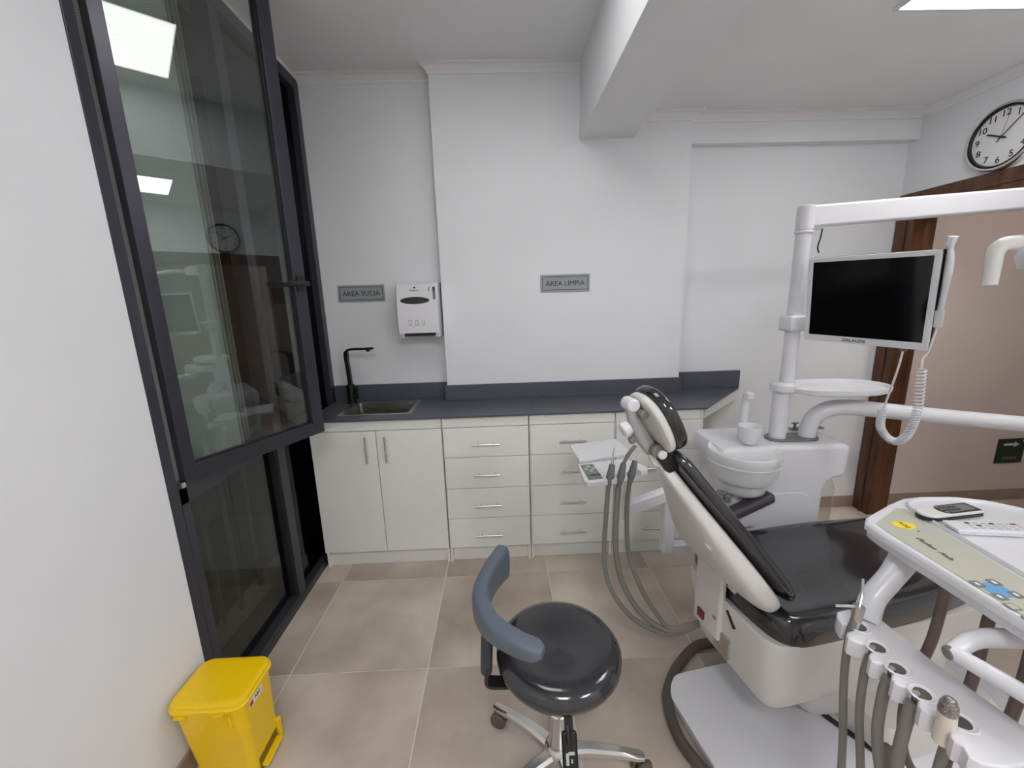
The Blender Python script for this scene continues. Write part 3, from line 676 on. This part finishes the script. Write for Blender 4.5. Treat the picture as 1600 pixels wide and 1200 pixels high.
# jointed headrest bracket
b = tube([HD(.085, 0, -.048), HD(.0, 0, -.058), HD(-.085, 0, -.046)], [.022, .028, .024], 16, 6, flat=.8); mk('headrest_link', b, mat('light_grey_plastic', srgb(175, 174, 172), .35), chair)
b = cyl(HD(.092, -.028, -.045), HD(.092, .028, -.045), .021, bev=.005); mk('headrest_pivot', b, WP, chair)
mk('headrest_pivot', cyl(HD(.06, -.05, -.035), HD(.06, .0, -.035), .013, bev=.003), GREYP, chair)
mk('headrest_pivot', cyl(HD(-.075, -.045, -.045), HD(-.075, .03, -.045), .02, bev=.004), GREYP, chair)
mk('headrest_pivot', cyl(HD(-.085, -.06, -.04), HD(-.085, -.045, -.04), .014, bev=.003), WP2, chair)
mk('lock_knob', cyl(HD(.040, -.02, -.085), HD(.040, -.02, -.112), .024, bev=.004), WP, chair)
mk('lock_knob', cyl(HD(-.005, -.02, -.085), HD(-.005, -.02, -.105), .012, bev=.003), GREYP, chair)
b = tube([HD(-.07, 0, -.048), HD(-.12, 0, -.05), BK(.58, 0, .0), BK(.46, 0, .0)], .019, 12, 6, flat=.6); mk('headrest_stem', b, WP2, chair)
mk('stem_slot', xf(bx(-.03, .03, -.03, .03, -.05, .05, .01), basis(BK(.60, 0, .02), CV, bn, bs)), BLACKP, chair)
# far armrest
b = tube([L3(.05, .33, .50), L3(.12, .335, .62), L3(.20, .34, .655), L3(.42, .34, .67)], [.03, .034, .034, .03], 16, 6, flat=.7); mk('armrest', ch(xf(bx(-.03, .255, -.03, .03, -.026, .026, .02, 4), Matrix.Translation((.095, .30, .600)) @ Matrix.Rotation(-.30, 4, 'Y'))), ARMR, chair)
mk('armrest_post', tube([L3(.1, .30, .40), L3(.1, .30, .58)], .02, 12, 0), ARMR, chair)
b = bmesh.new()

# ------------------------------------------------------------------ floor hose round the base plate
hp = [(1.02, 1.50, .05), (.93, 1.535, .022), (.84, 1.525, .022), (.74, 1.455, .022), (.66, 1.375, .022), (.603, 1.28, .022), (.588, 1.16, .022), (.612, 1.07, .022), (.66, .98, .022), (.74, .86, .022), (.80, .7, .022)]
tag(mk('floor_hose', tube(hp, .020, 14, 8), HOSED, base=(.6, 1.2, 0)), 'thick dark grey hose looping on the floor round the chair base', 'hose')

# ================================================================== ASSISTANT CONSOLE (small tray on an arm)
ac = thing('assistant_console', 'small white assistant tray on an arm with three suction hoses', 'tray', (.5, 1.65, .4))
b = bx(.75, 1.02, 1.68, 1.725, .385, .425, .006, 3); mk('lower_bracket', b, WP, ac)
b = bx(.722, .777, 1.675, 1.73, .385, .66, .01, 3); mk('post', b, WP, ac)
mk('post_collar', cyl((.750, 1.70, .645), (.750, 1.70, .672), .036, bev=.005), WP, ac)
b = xf(bx(0, .30, -.022, .022, -.028, .028, .006, 3), basis((.780, 1.70, .695), Vector((-.265, -.055, -.055)).normalized(), Vector((.2, -.98, 0)).normalized(), Vector((-.17, -.04, .98)).normalized()))
mk('arm', b, WP, ac)
mk('pivot_post', cyl((.50, 1.645, .60), (.50, 1.645, .80), .026, bev=.004), WP2, ac)
# rear flat tray
def quad_plate(pts, th_, r=.0, bev=.004):
    b = bmesh.new(); vs = [b.verts.new(p) for p in pts]; f = b.faces.new(vs)
    r_ = bmesh.ops.extrude_face_region(b, geom=[f]); bmesh.ops.translate(b, vec=(0, 0, -th_), verts=[v for v in r_['geom'] if isinstance(v, bmesh.types.BMVert)])
    bmesh.ops.recalc_face_normals(b, faces=b.faces[:]); bmesh.ops.bevel(b, geom=b.edges[:], offset=bev, segments=3, affect='EDGES', profile=.5); return b
TZ = .82
mk('flat_tray', quad_plate([(.330, 1.955, TZ + .02), (.590, 2.02, TZ + .02), (.612, 1.83, TZ + .015), (.345, 1.765, TZ + .015)], .016), WP, ac)
# hose holder plate with notches
outl = [(.338, 1.755), (.46, 1.775), (.56, 1.80), (.61, 1.76), (.638, 1.69), (.634, 1.665), (.600, 1.648), (.590, 1.675), (.575, 1.645), (.545, 1.612), (.536, 1.648), (.526, 1.605), (.492, 1.588), (.483, 1.622), (.474, 1.582), (.448, 1.575), (.439, 1.61), (.430, 1.57), (.345, 1.560), (.332, 1.575)]
hp_ = mk('hose_plate', prism([(x, y + .01) for x, y in outl], TZ - .028, TZ - .004, .004, 2), WP, ac)
pm = mk('keypad', prism([(.346, 1.745), (.405, 1.755), (.415, 1.60), (.352, 1.590)], TZ - .004, TZ - .002), LG, ac, smooth=False)
for kx, ky in ((.378, 1.725), (.362, 1.70), (.398, 1.705), (.382, 1.68)):
    mk('key', bx(kx - .008, kx + .008, ky - .008, ky + .008, TZ - .003, TZ - .0005, .001), PALE, pm)
text_mesh('intend', .022, basis((.386, 1.635, TZ - .001), (1, .1, 0), (-.1, 1, 0), (0, 0, 1)), INK, pm)
# three suction pieces with hoses
ends = [(.86, 1.44, .30), (.87, 1.42, .28), (.87, 1.44, .26)]
for k, (hx, hy, lean, col, tip) in enumerate(((.436, 1.595, -.2, CHROME, 'syringe'), (.482, 1.60, .9, WP2, 'suction'), (.535, 1.622, .7, GREYP, 'ejector'))):
    top = Vector((hx + .02 * (1 + .2 * k), hy + .015, TZ + .055)); bot = Vector((hx, hy, TZ - .05))
    g = mk('suction_holder', tube([bot, bot * .5 + top * .5, top], [.010, .017, .012], 14, 4), GREYP, ac)
    if k == 0: mk('tip', tube([top, top + Vector((.002, 0, .04)), top + Vector((.006, .0, .075))], [.007, .003, .002], 8, 4), CHROME, g)
    if k == 1:
        q = top + Vector((.055, .02, .07)); mk('tip', tube([top, top + Vector((.025, .01, .04)), q], .008, 10, 4), HOSE, g)
        mk('tip_cup', xf(lathe([(.006, 0), (.014, .012), (.015, .02), (.008, .012)], (0, 0, 0), 16, cap=False), Matrix.Translation(q) @ Matrix.Rotation(.7, 4, 'Y')), WP, g)
    if k == 2: mk('tip', tube([top, top + Vector((.03, .01, .06)), top + Vector((.055, .015, .115))], .0035, 8, 4), WP2, g)
    e = ends[k]; dx = (-.008, .0, .008)[k]
    pts = [bot, bot + Vector((-.012, -.02, -.12)), bot + Vector((-.014 + dx, -.04, -.30)), (hx + .02 + dx * 2, 1.53, .33), (hx + .10, 1.50, .20 + .01 * k), (.665 + .01 * k, 1.47, .15 + .012 * k), (.77, 1.45, .19 + .008 * k), e]
    mk('hose', tube(pts, (.010, .0125, .010)[k], 12, 8), HOSE, ac)

# ================================================================== WATER UNIT (side box, bowl, columns, arms)
YU = 1.80
wu = thing('water_unit', 'white side unit with spittoon bowl and two upright arms beside the chair', 'dental unit', (1.38, YU + .05, 0))
def yprism(pts, y0, y1, bev=.0, seg=3):     # outline in x,z extruded in y
    b = bmesh.new(); vs = [b.verts.new((p[0], y0, p[1])) for p in pts]; f = b.faces.new(vs)
    r = bmesh.ops.extrude_face_region(b, geom=[f]); bmesh.ops.translate(b, vec=(0, y1 - y0, 0), verts=[v for v in r['geom'] if isinstance(v, bmesh.types.BMVert)])
    bmesh.ops.recalc_face_normals(b, faces=b.faces[:])
    if bev:
        es = [e for e in b.edges if abs(e.verts[0].co.y - e.verts[1].co.y) < 1e-6]; bmesh.ops.bevel(b, geom=es, offset=bev, segments=seg, profile=.5, affect='EDGES')
    return b
body = [(1.06, .0), (1.475, 0), (1.48, .675), (1.495, .70), (1.52, .715), (1.555, .72), (1.575, .735), (1.585, .865), (1.572, .882), (1.54, .889), (1.02, .889), (.99, .88), (.98, .85), (.99, .80), (1.03, .76), (1.06, .70)]
mk('cabinet_body', yprism(body, 1.70, 2.0, .025, 4), WP, wu)
mk('front_recess', yprism(rrect(1.11, 1.42, .25, .66, .06, 5), 1.6965, 1.705, .002, 2), WP, wu)
# spittoon bowl
bc = (1.088, 1.715)
mk('bowl', lathe([(0.001, .855), (0.047, .850), (0.093, .858), (0.126, .872), (0.149, .880), (0.153, .874), (0.153, .85), (0.146, .82), (0.141, .775), (0.130, .75), (0.112, .742), (0.106, .71), (0.100, .69), (0.079, .675), (0.001, .675)], (bc[0], bc[1], 0), 48, cap=False), PCB, wu)
mk('bowl_band', lathe([(.1495, .832), (.1515, .83), (.148, .816), (.145, .815)], (bc[0], bc[1], 0), 48, cap=False), WP, wu)
mk('drain_knob', cyl((.962, 1.66, .675), (.962, 1.66, .705), .017, bev=.004), GREYP, wu)
mk('drain_knob', cyl((.992, 1.65, .655), (.992, 1.65, .69), .017, bev=.004), GREYP, wu)
mk('drain_base', bx(.94, 1.16, 1.67, 1.74, .50, .68, .02, 4), WP, wu)
# cup filler
mk('filler_stem', tube([(1.145, 1.83, .87), (1.147, 1.83, 1.0), (1.147, 1.825, 1.095), (1.147, 1.80, 1.11)], [.026, .018, .017, .015], 16, 6), WP, wu)
mk('filler_tip', cyl((1.147, 1.80, 1.118), (1.147, 1.80, 1.09), .019, bev=.003), WP2, wu)
cup = lathe([(.026, .895), (.036, .91), (.050, .945), (.054, .98), (.050, .98), (.043, .955), (.028, .945), (.001, .943)], (1.125, 1.74, 0), 10); mk('cup_rest', cup, WP, wu)
# columns
mk('column_plate', prism([(1.30 + q[0], q[1] + YU) for q in []] or [(x, y) for x, y in rrect(1.245, 1.485, YU - .052, YU + .052, .050, 8)], .889, .900, .003, 2), GREYP, wu)
cxp = 1.315
mk('lower_column', cyl((cxp - .018, YU, .89), (cxp - .018, YU, 1.14), .036, bev=.003), WP, wu)
mk('shelf_collar', cyl((cxp - .012, YU, 1.118), (cxp - .012, YU, 1.165), .056, bev=.01), WP, wu)
mk('upper_pole', cyl((cxp, YU, 1.16), (cxp, YU, 1.83), .030), WP, wu)
mk('pole_ring', cyl((cxp, YU, 1.815), (cxp, YU, 1.828), .036, bev=.003), WP, wu)
mk('pole_head', cyl((cxp + .0, YU, 1.828), (cxp + .0, YU, 1.928), .034, bev=.004), WP, wu)
mk('clamp', bx(cxp - .045, cxp + .045, YU - .045, YU + .04, 1.40, 1.47, .012, 3), WP, wu)
# oval shelf
ov = [(1.535 + q[0], YU - .02 + q[1]) for q in [sell(2 * PI * j / 48, .225, .135, 2.3) for j in range(48)]]
def ring_at(pts, sc, z, c=(1.535, YU - .02)): return [Vector((c[0] + (p[0] - c[0]) * sc, c[1] + (p[1] - c[1]) * sc, z)) for p in pts]
mk('oval_shelf', loft([ring_at(ov, .9, 1.120), ring_at(ov, .98, 1.126), ring_at(ov, 1.0, 1.146), ring_at(ov, .985, 1.15), ring_at(ov, .955, 1.140), ring_at(ov, .94, 1.133)]), WP, wu)
mk('shelf_neck', bx(1.30, 1.42, YU - .05, YU + .03, 1.122, 1.146, .008, 3), WP, wu)
# elbow arm that carries the instrument table
mk('elbow_arm', tube([(1.44, YU, .89), (1.445, YU, .94), (1.47, YU - .0, .995), (1.53, YU - .005, 1.03), (1.62, YU - .01, 1.035), (1.75, YU - .02, 1.02), (2.05, YU - .06, .985), (2.45, YU - .12, .945)], [.038, .036, .036, .037, .037, .036, .036, .036], 24, 10), WP, wu)
mk('arm_joint', cyl((2.45, YU - .12, .85), (2.45, YU - .12, 1.0), .055, bev=.01), WP, wu)
mk('table_arm', tube([(2.45, YU - .12, .88), (2.30, 1.35, .88), (1.75, .78, .885), (1.40, .78, .89)], .032, 16, 8), WP, wu)
# lamp beam
b = xf(bx(0, 1.12, -.024, .024, -.045, .045, .012, 4), basis((cxp + .0, YU, 1.882), Vector((1, 0, .055)).normalized(), (0, 1, 0), Vector((-.055, 0, 1)).normalized())); mk('lamp_beam', b, WP, wu)
mk('beam_clip', bx(1.345, 1.39, YU - .015, YU + .015, 1.832, 1.842, .003), WP2, wu)
mk('valve_strip', xf(bx(-.085, .085, -.012, .012, 0, .008, .002), Matrix.Translation((1.53, 1.92, .889))), GREYP, wu)
for vx in (1.47, 1.53, 1.59):
    b = cyl((vx, 1.92, .89), (vx, 1.92, .922), .006, seg=12); bx(vx - .018, vx + .018, 1.916, 1.924, .920, .926, .002, bm=b); mk('valve', b, GREYP, wu)
# black wire hanging below the beam
tag(mk('wire', tube([(1.395, YU, 1.842), (1.392, YU, 1.80), (1.384, YU, 1.76), (1.392, YU, 1.735)], .003, 8, 6), BLACKP, base=(1.4, YU, 1.8)), 'short thin black wire hanging under the white lamp beam', 'wire')
# bottle
bt = thing('water_bottle', 'clear plastic water bottle hanging under the right corner of the side unit', 'bottle', (1.542, 1.79, .445))
mk('bottle_body', lathe([(.038, .0), (.046, .012), (.048, .05), (.048, .19), (.040, .225), (.018, .247), (.018, .262)], (1.542, 1.79, .445), 28, cap=False), BOTG, bt)
mk('water', lathe([(.001, .004), (.034, .004), (.041, .012), (.043, .05), (.043, .10), (.001, .10)], (1.542, 1.79, .445), 28, cap=False), BOTG, bt)
mk('cap', cyl((1.542, 1.79, .70), (1.542, 1.79, .717), .024, bev=.002), WP2, bt)

# ------------------------------------------------------------------ monitor
TL, TRr, BR, BL = Vector((1.276, 1.694, 1.704)), Vector((1.438, 1.328, 1.694)), Vector((1.473, 1.359, 1.359)), Vector((1.312, 1.725, 1.371))
ex = (TRr - TL).normalized(); ey = (TL - BL); ey = (ey - ex * ey.dot(ex)).normalized(); ez = ex.cross(ey)      # ez faces the viewer
mc_ = (TL + TRr + BR + BL) / 4; mwid = ((TRr - TL).length + (BR - BL).length) / 2; mhei = ((TL - BL).length + (TRr - BR).length) / 2
MM = basis(mc_, ex, ey, ez)
mo = thing('monitor', 'flat white-framed monitor with a dark screen on the unit pole', 'monitor', tuple(mc_))
hw, hh = mwid / 2, mhei / 2
def mbx(*a, bev=0, seg=2): return xf(bx(*a, bev, seg), MM)
mk('housing', mbx(-hw, hw, -hh, hh, -.034, -.006, bev=.004), BLACKP, mo)
bz = .017; bb = .026
b = mbx(-hw, hw, hh - bz, hh, -.012, .001, bev=.002); join(b, mbx(-hw, hw, -hh, -hh + bb, -.012, .001, bev=.002)); join(b, mbx(-hw, -hw + bz, -hh, hh, -.012, .0008, bev=.002)); join(b, mbx(hw - bz, hw, -hh, hh, -.012, .0008, bev=.002))
mk('bezel', b, WP, mo)
mk('screen', mbx(-hw + bz, hw - bz, -hh + bb, hh - bz, -.008, -.002), SCREEN, mo, smooth=False)
text_mesh('DALAUDE', .017, MM @ Matrix.Translation((-.018, -hh + bb / 2, .0015)), BLACKP, mo)
mk('rear_mount', mbx(-.09, .03, -.05, .05, -.06, -.034, bev=.006), WP, mo)
p1 = MM @ Vector((-.05, 0, -.055)); mk('mount_arm', tube([p1, (1.45, 1.68, 1.50), (1.40, 1.74, 1.45), (cxp + .04, YU, 1.435)], .018, 12, 6), WP, mo)
mk('cable_plug', mbx(.119, .139, -hh - .014, -hh, -.028, -.012, bev=.003), GREYP, mo)
# intraoral camera in its plastic sleeve on the right edge of the monitor, with a coiled cord
ic = thing('intraoral_camera', 'white intraoral camera in a loose plastic sleeve with a coiled cord', 'camera', tuple(MM @ Vector((hw + .015, 0, -.02))))
def MP(x, y, z): return MM @ Vector((x, y, z))
b = tube([MP(hw + .004, -.075, -.03), MP(hw + 0.007, -.04, -.03), MP(hw + 0.011, .05, -.03), MP(hw + 0.012, .12, -.03), MP(hw + 0.009, .16, -.03), MP(hw + 0.007, .18, -.03), MP(hw + 0.011, .205, -.03)], [.008, .017, .016, .02, .018, .013, .02, .022], 14, 8, flat=.6)
mk('sleeve', b, mat('sleeve_plastic', (.82, .83, .86, 1), .25, coat=.3, bump=.6, bscale=40), ic)
mk('handle_holder', MPb if False else xf(bx(hw - .004, hw + .02, -.09, -.03, -.035, -.015, .005), MM), WP2, ic)
mk('cord', tube([MP(.129, -.177, -.02), MP(.124, -.25, -.012), MP(.112, -.34, -.004), MP(.101, -.414, 0)], .0035, 8, 8), WP2, ic)
path = smoothpath([MP(.101, -.414, 0), MP(.097, -.455, 0), MP(.101, -.492, .0), MP(.124, -.524, 0), MP(.152, -.531, 0), MP(.178, -.502, 0), MP(.192, -.45, 0), MP(.199, -.39, 0), MP(.197, -.31, 0), MP(.193, -.232, 0)], 40)
hel = []; turns = 54; n = len(path)
for i, p in enumerate(path):
    T = (path[min(i + 1, n - 1)] - path[max(i - 1, 0)]).normalized(); N = ez; B = T.cross(N).normalized(); N = B.cross(T)
    a = 2 * PI * turns * i / n; 
    hel.append(p + (N * math.cos(a) + B * math.sin(a)) * .0125)
# resample the helix finely enough
fine = []
for k in range(turns * 10 + 1):
    f_ = k / (turns * 10) * (n - 1); i = min(int(f_), n - 2); q = path[i].lerp(path[i + 1], f_ - i); T = (path[i + 1] - path[i]).normalized(); B = T.cross(ez).normalized(); N = B.cross(T)
    a = 2 * PI * k / 10; fine.append(q + (N * math.cos(a) + B * math.sin(a)) * .0125)
mk('coiled_cord', tube(fine, .0026, 6, 0), WP, ic)
mk('cord', tube([MP(.193, -.232, 0), MP(.190, -.20, -.005), MP(.20, -.17, -.012), MP(.21, -.07, -.025)], .0035, 8, 8), WP2, ic)

# ------------------------------------------------------------------ operating lamp (handle in view, head beyond the right edge)
lt = thing('operating_lamp', 'white operating lamp with a curved grip handle at the right picture edge', 'lamp', (1.50, 1.1, 1.66))
mk('grip', tube([(1.338, 1.1, 1.578), (1.336, 1.1, 1.63), (1.336, 1.1, 1.665), (1.355, 1.1, 1.683), (1.395, 1.1, 1.686), (1.46, 1.1, 1.685)], [.016, .017, .018, .019, .019, .019], 16, 8), WP2, lt)
mk('grip_ring', cyl((1.392, 1.1, 1.686), (1.396, 1.1, 1.686), .0215), WP, lt)
mk('lamp_head', lathe([(.001, .05), (.05, .05), (.085, .035), (.10, .0), (.09, -.035), (.05, -.055), (.001, -.055)], (1.55, 1.1, 1.655), 32, cap=False), WP, lt)
mk('lamp_yoke', tube([(1.56, 1.12, 1.71), (1.8, 1.35, 1.82), (2.2, 1.65, 1.92), (2.42, YU, 1.93)], .022, 12, 8), WP, lt)

# ================================================================== INSTRUMENT TABLE
it = thing('instrument_table', 'white dentist instrument table with beige control strip and hose holders', 'instrument table', (1.1, .8, .9))
TZ2 = .97
tray_out = [(.940, .45), (.945, .60), (.947, .905), (.951, .948), (.978, .974), (1.10, 1.035), (1.16, 1.060), (1.22, 1.068), (1.30, 1.062), (1.37, 1.035), (1.42, .985), (1.45, .90), (1.45, .55), (1.40, .44), (1.0, .42)]
def offs(loop, d):
    n = len(loop); out = []
    for i in range(n):
        p, a_, b_ = Vector(loop[i]), Vector(loop[i - 1]), Vector(loop[(i + 1) % n]); T = ((p - a_).normalized() + (b_ - p).normalized()).normalized(); N = Vector((-T.y, T.x)); out.append(p + N * d)
    return out
sg = 1 if offs(tray_out, .01)[2].x < .956 else -1
def tr3(d, z): return [Vector((p.x, p.y, z)) for p in offs(tray_out, sg * d)]
b = loft([tr3(-.06, .918), tr3(-.012, .925), tr3(-.004, .935), tr3(-.003, .952), tr3(.003, .953), tr3(.003, .966), tr3(-.002, .9715), tr3(-.008, .9715)])
tb = mk('table_body', b, WP, it)
mk('control_panel', prism([(.952, .46), (.962, .90), (.970, .940), (1.092, 1.010), (1.112, 1.005), (1.078, .72), (1.055, .46)], .9716, .9732, .0005, 1), PANELM, it, smooth=False)
# raised rim of the tray area (ring wall) with lower tray floor
inner = [(1.066, .46), (1.086, .72), (1.118, 1.0), (1.135, 1.025), (1.165, 1.040), (1.22, 1.048), (1.295, 1.042), (1.355, 1.018), (1.40, .975), (1.43, .895), (1.43, .56), (1.39, .46)]
inn = [Vector(p) for p in inner]; cc = sum(inn, Vector((0, 0))) / len(inn)
def scl(k, z): return [Vector((cc.x + (p.x - cc.x) * k, cc.y + (p.y - cc.y) * k, z)) for p in inn]
mk('tray_rim', loft([scl(1.0, .9712), scl(1.0, .979), scl(.985, .982), scl(.965, .979), scl(.95, .9745), scl(.5, .9742)]), WP, it)
# markings on the control strip
def flatmark(nm, pts, m, z=.9735, parent=it):
    b = prism(pts, z, z + .0004); return mk(nm, b, m, parent, smooth=False)
flatmark('yellow_label', [(1.030 + .026 * math.cos(a), .926 + .020 * math.sin(a)) for a in [2 * PI * k / 24 for k in range(24)]], YLAB)
def onpanel(x, y, ang, z=.9742): return Matrix.Translation((x, y, z)) @ Matrix.Rotation(ang, 4, 'Z')
text_mesh('AOS', .016, onpanel(1.030, .926, math.radians(-97)), RED, it)
flatmark('status_dot', [(1.039 + .003 * math.cos(a), .897 + .003 * math.sin(a)) for a in [2 * PI * k / 10 for k in range(10)]], GREYP)
text_mesh('Foshan  Anle', .0165, onpanel(1.004, .826, math.radians(-95)), mat('script_print', srgb(118, 122, 112), .5), it, shear=.35)
bcx, bcy = .987, .689
flatmark('blue_pad', [(bcx + .022 * math.cos(a), bcy + .022 * math.sin(a)) for a in [2 * PI * k / 24 for k in range(24)]], BLUE)
for dx, dy in ((-.020, .018), (.018, .020), (.019, -.016), (-.018, -.019)):
    flatmark('key', rrect(bcx + dx - .010, bcx + dx + .010, bcy + dy - .010, bcy + dy + .010, .003, 2), LG, .9738)
    flatmark('key_symbol', rrect(bcx + dx - .003, bcx + dx + .003, bcy + dy - .0045, bcy + dy + .0045, .001, 2), WHITEPR, .9742)
for kx, ky in ((.962, .644), (.956, .612), (1.0, .640), (1.0, .608), (.96, .58)):
    flatmark('key', rrect(kx - .010, kx + .010, ky - .010, ky + .010, .003, 2), LG)
    flatmark('key_symbol', rrect(kx - .007, kx + .007, ky - .007, ky + .007, .002, 2), PANELM, .9740)
# tube from the table down to the holder bar
mk('holder_tube', tube([(1.03, .90, .93), (1.01, .892, .90), (.965, .875, .862), (.915, .862, .815), (.888, .845, .768)], [.030, .030, .026, .026, .027], 20, 8), WP, it)
# holder bar with five notches (runs towards the viewer)
hz = .775
xin, xout = .925, .815
pts = [(.905, .872), (.865, .875), (.832, .868), (.818, .85)]
slots = [(.842, .817), (.832, .757), (.826, .704), (.822, .648), (.838, .590)]
for k, (sx_, sy_) in enumerate(slots):
    pts += [(.812, sy_ + .012), (sx_ - .012, sy_ + .0065), (sx_ - .002, sy_ + .005), (sx_ - .002, sy_ - .005), (sx_ - .012, sy_ - .0065), (.806, sy_ - .011), (.796, sy_ - .020), (.792, sy_ - .030), (.798, sy_ - .038)]
pts += [(.790, .535), (.80, .523), (.83, .516), (.90, .520), (.94, .535), (.95, .56), (.925, .70), (.918, .85)]
hb_ = mk('holder_bar', prism(pts, hz - .045, hz, .005, 3), WP, it)
for k, (sx_, sy_) in enumerate(slots):
    b = lathe([(.017, .0), (.021, .0025), (.024, .0005)], (sx_ + .004, sy_, hz), 24, cap=False); mk('slot_rim', b, WP, hb_)
    mk('slot_liner', lathe([(.014, .0008), (.015, -.02), (.012, -.04)], (sx_ + .003, sy_, hz), 20), HOSED, hb_)
# hoses hanging out of the holders
drop = [(.0, -.02), (.0, -.03), (-.005, -.055), (-.005, -.02), (-.004, -.0)]
for k, (sx_, sy_) in enumerate(slots):
    r_ = (.0085, .0085, .0105, .011, .0085)[k]
    zt_ = (.02, -.02, -.02, -.02, 0)[k]
    a_ = Vector((sx_ - .012, sy_, hz + zt_)); dx, dy = drop[k]
    mk('hose', tube([a_, a_ + Vector((-.006, 0, -.05)), a_ + Vector((-.006 + dx, dy * .2, -.16)), a_ + Vector((dx, dy, -.32)), a_ + Vector((.01 + dx, dy * 1.6, -.5)), a_ + Vector((.05, dy, -.60)), a_ + Vector((.12, .0, -.55)), (.98, .82, .40)], r_, 12, 8), HOSE, it)
    mk('slot_tip', cyl((sx_ - .006, sy_, hz - .012), (sx_ - .010, sy_, hz + .003), .006), CHROME, hb_) if k in (1, 2, 3) else None
# syringe in the first slot
b = tube([(.834, .818, .745), (.835, .818, .79), (.838, .819, .832)], [.009, .011, .0125], 12, 4); sy = mk('air_water_syringe', b, STEEL, it)
mk('syringe_nozzle', tube([(.838, .819, .83), (.856, .835, .85), (.878, .86, .872)], .0028, 8, 4), CHROME, sy)
mk('syringe_nozzle', tube([(.838, .819, .829), (.815, .822, .831), (.79, .83, .826)], .0035, 8, 4), STEEL, sy)
# cream handpiece standing in the last slot
hpz = mk('handpiece', tube([(.806, .588, .735), (.809, .589, .775), (.808, .590, .80)], [.0135, .0145, .014], 16, 4), mat('cream_plastic', srgb(222, 214, 200), .35), it)
mk('knurled_sleeve', lathe([(.0135, 0), (.0145, .004), (.0135, .018), (.009, .030), (.004, .034)], (.808, .590, .80), 20), mat('knurled', srgb(150, 145, 140), .35, metal=.7, noise=.4, nscale=300), hpz)
# grip handle under the table
b = tube([(.872, .652, .868), (.93, .662, .885), (.99, .655, .89), (1.06, .64, .90)], [.014, .017, .018, .02], 16, 6); gh = mk('grip_handle', b, WP, it)
mk('grip_branch', tube([(.872, .652, .868), (.888, .61, .868), (.905, .56, .868), (.93, .48, .868)], [.014, .016, .016, .016], 16, 6), WP, gh)
mk('grip_button', cyl((.866, .651, .867), (.860, .652, .866), .012, bev=.002), GREYP, gh)
# thick tubes under the table
for k, (ux, uy) in enumerate(((1.02, .80), (1.03, .72), (1.05, .66), (1.045, .61), (1.06, .54), (1.04, .49))):
    mk('supply_tube', tube([(ux, uy, .93), (ux - .006 + .003 * k, uy, .75), (ux - .03 * (k == 0), uy + .01, .55), (ux + .02, uy + .02, .35), (ux + .15, uy + .03, .22), (ux + .3, uy, .3)], .0105, 10, 8), mat('brown_grey_tube', srgb(112, 98, 92), .45) if k == 0 else bpy.data.materials['brown_grey_tube'], it)

# ------------------------------------------------------------------ handset and remote lying on the tray
def slabdev(name, p0, p1, wid, z, th_, label, cat):
    p0, p1 = Vector((*p0, z)), Vector((*p1, z)); e = (p1 - p0).normalized(); f_ = Vector((-e.y, e.x, 0)); L = (p1 - p0).length
    return thing(name, label, cat, tuple(p0)), basis(p0, e, f_, (0, 0, 1)), L
t, M1, L = slabdev('phone_handset', (1.095, .950), (1.262, .968), .05, .976, .02, 'silver and black cordless phone handset lying on the white tray', 'phone')
def dev_out(L, w0, w1, n=10):
    pts = [(L, -w1), (L, w1)]
    for k in range(n + 1):
        a = PI / 2 + PI * k / n; pts.append((.03 + .03 * math.cos(a), w0 * math.sin(a)))
    return pts
mk('back_shell', xf(prism(dev_out(L, .024, .023), 0, .010, .002, 2), M1), BLACKP, t)
mk('front_shell', xf(prism(dev_out(L, .025, .024), .0095, .017, .003, 3), M1), WP2, t)
mk('face', xf(prism([(x * .66 + L * .33 if x < .1 else L * .985, y * .82) for x, y in dev_out(L, .025, .024)], .0172, .0182), M1), BLACKP, t, smooth=False)
mk('display', xf(prism(rrect(L * .70, L * .93, -.015, .015, .001, 2), .0183, .0190), M1), LCD, t, smooth=False)
for i in range(4):
    for j in range(3): mk('key', xf(bx(.062 + i * .0145, .072 + i * .0145, -.0165 + j * .0125, -.0085 + j * .0125, .0183, .0192), M1), LG, t, smooth=False)
t, M2, L = slabdev('remote_control', (1.112, .892), (1.295, .862), .05, .976, .02, 'slim white remote control lying beside the phone on the tray', 'remote')
mk('back_shell', xf(bx(.006, L, -.020, .020, 0, .007, .002), M2), WP, t)
mk('front_shell', xf(bx(0, L, -.023, .023, .0065, .016, .003, 3), M2), WP, t)
for i in range(7):
    for j in range(3):
        mk('key', xf(bx(.04 + i * .018, .050 + i * .018, -.015 + j * .011, -.009 + j * .011, .016, .0172, .0005, 1), M2), PALE if (i, j) not in ((0, 2), (1, 1), (3, 2)) else INK, t, smooth=False)
mk('red_key', xf(bx(.142, .152, .009, .014, .0165, .0178), M2), RED, t, smooth=False)
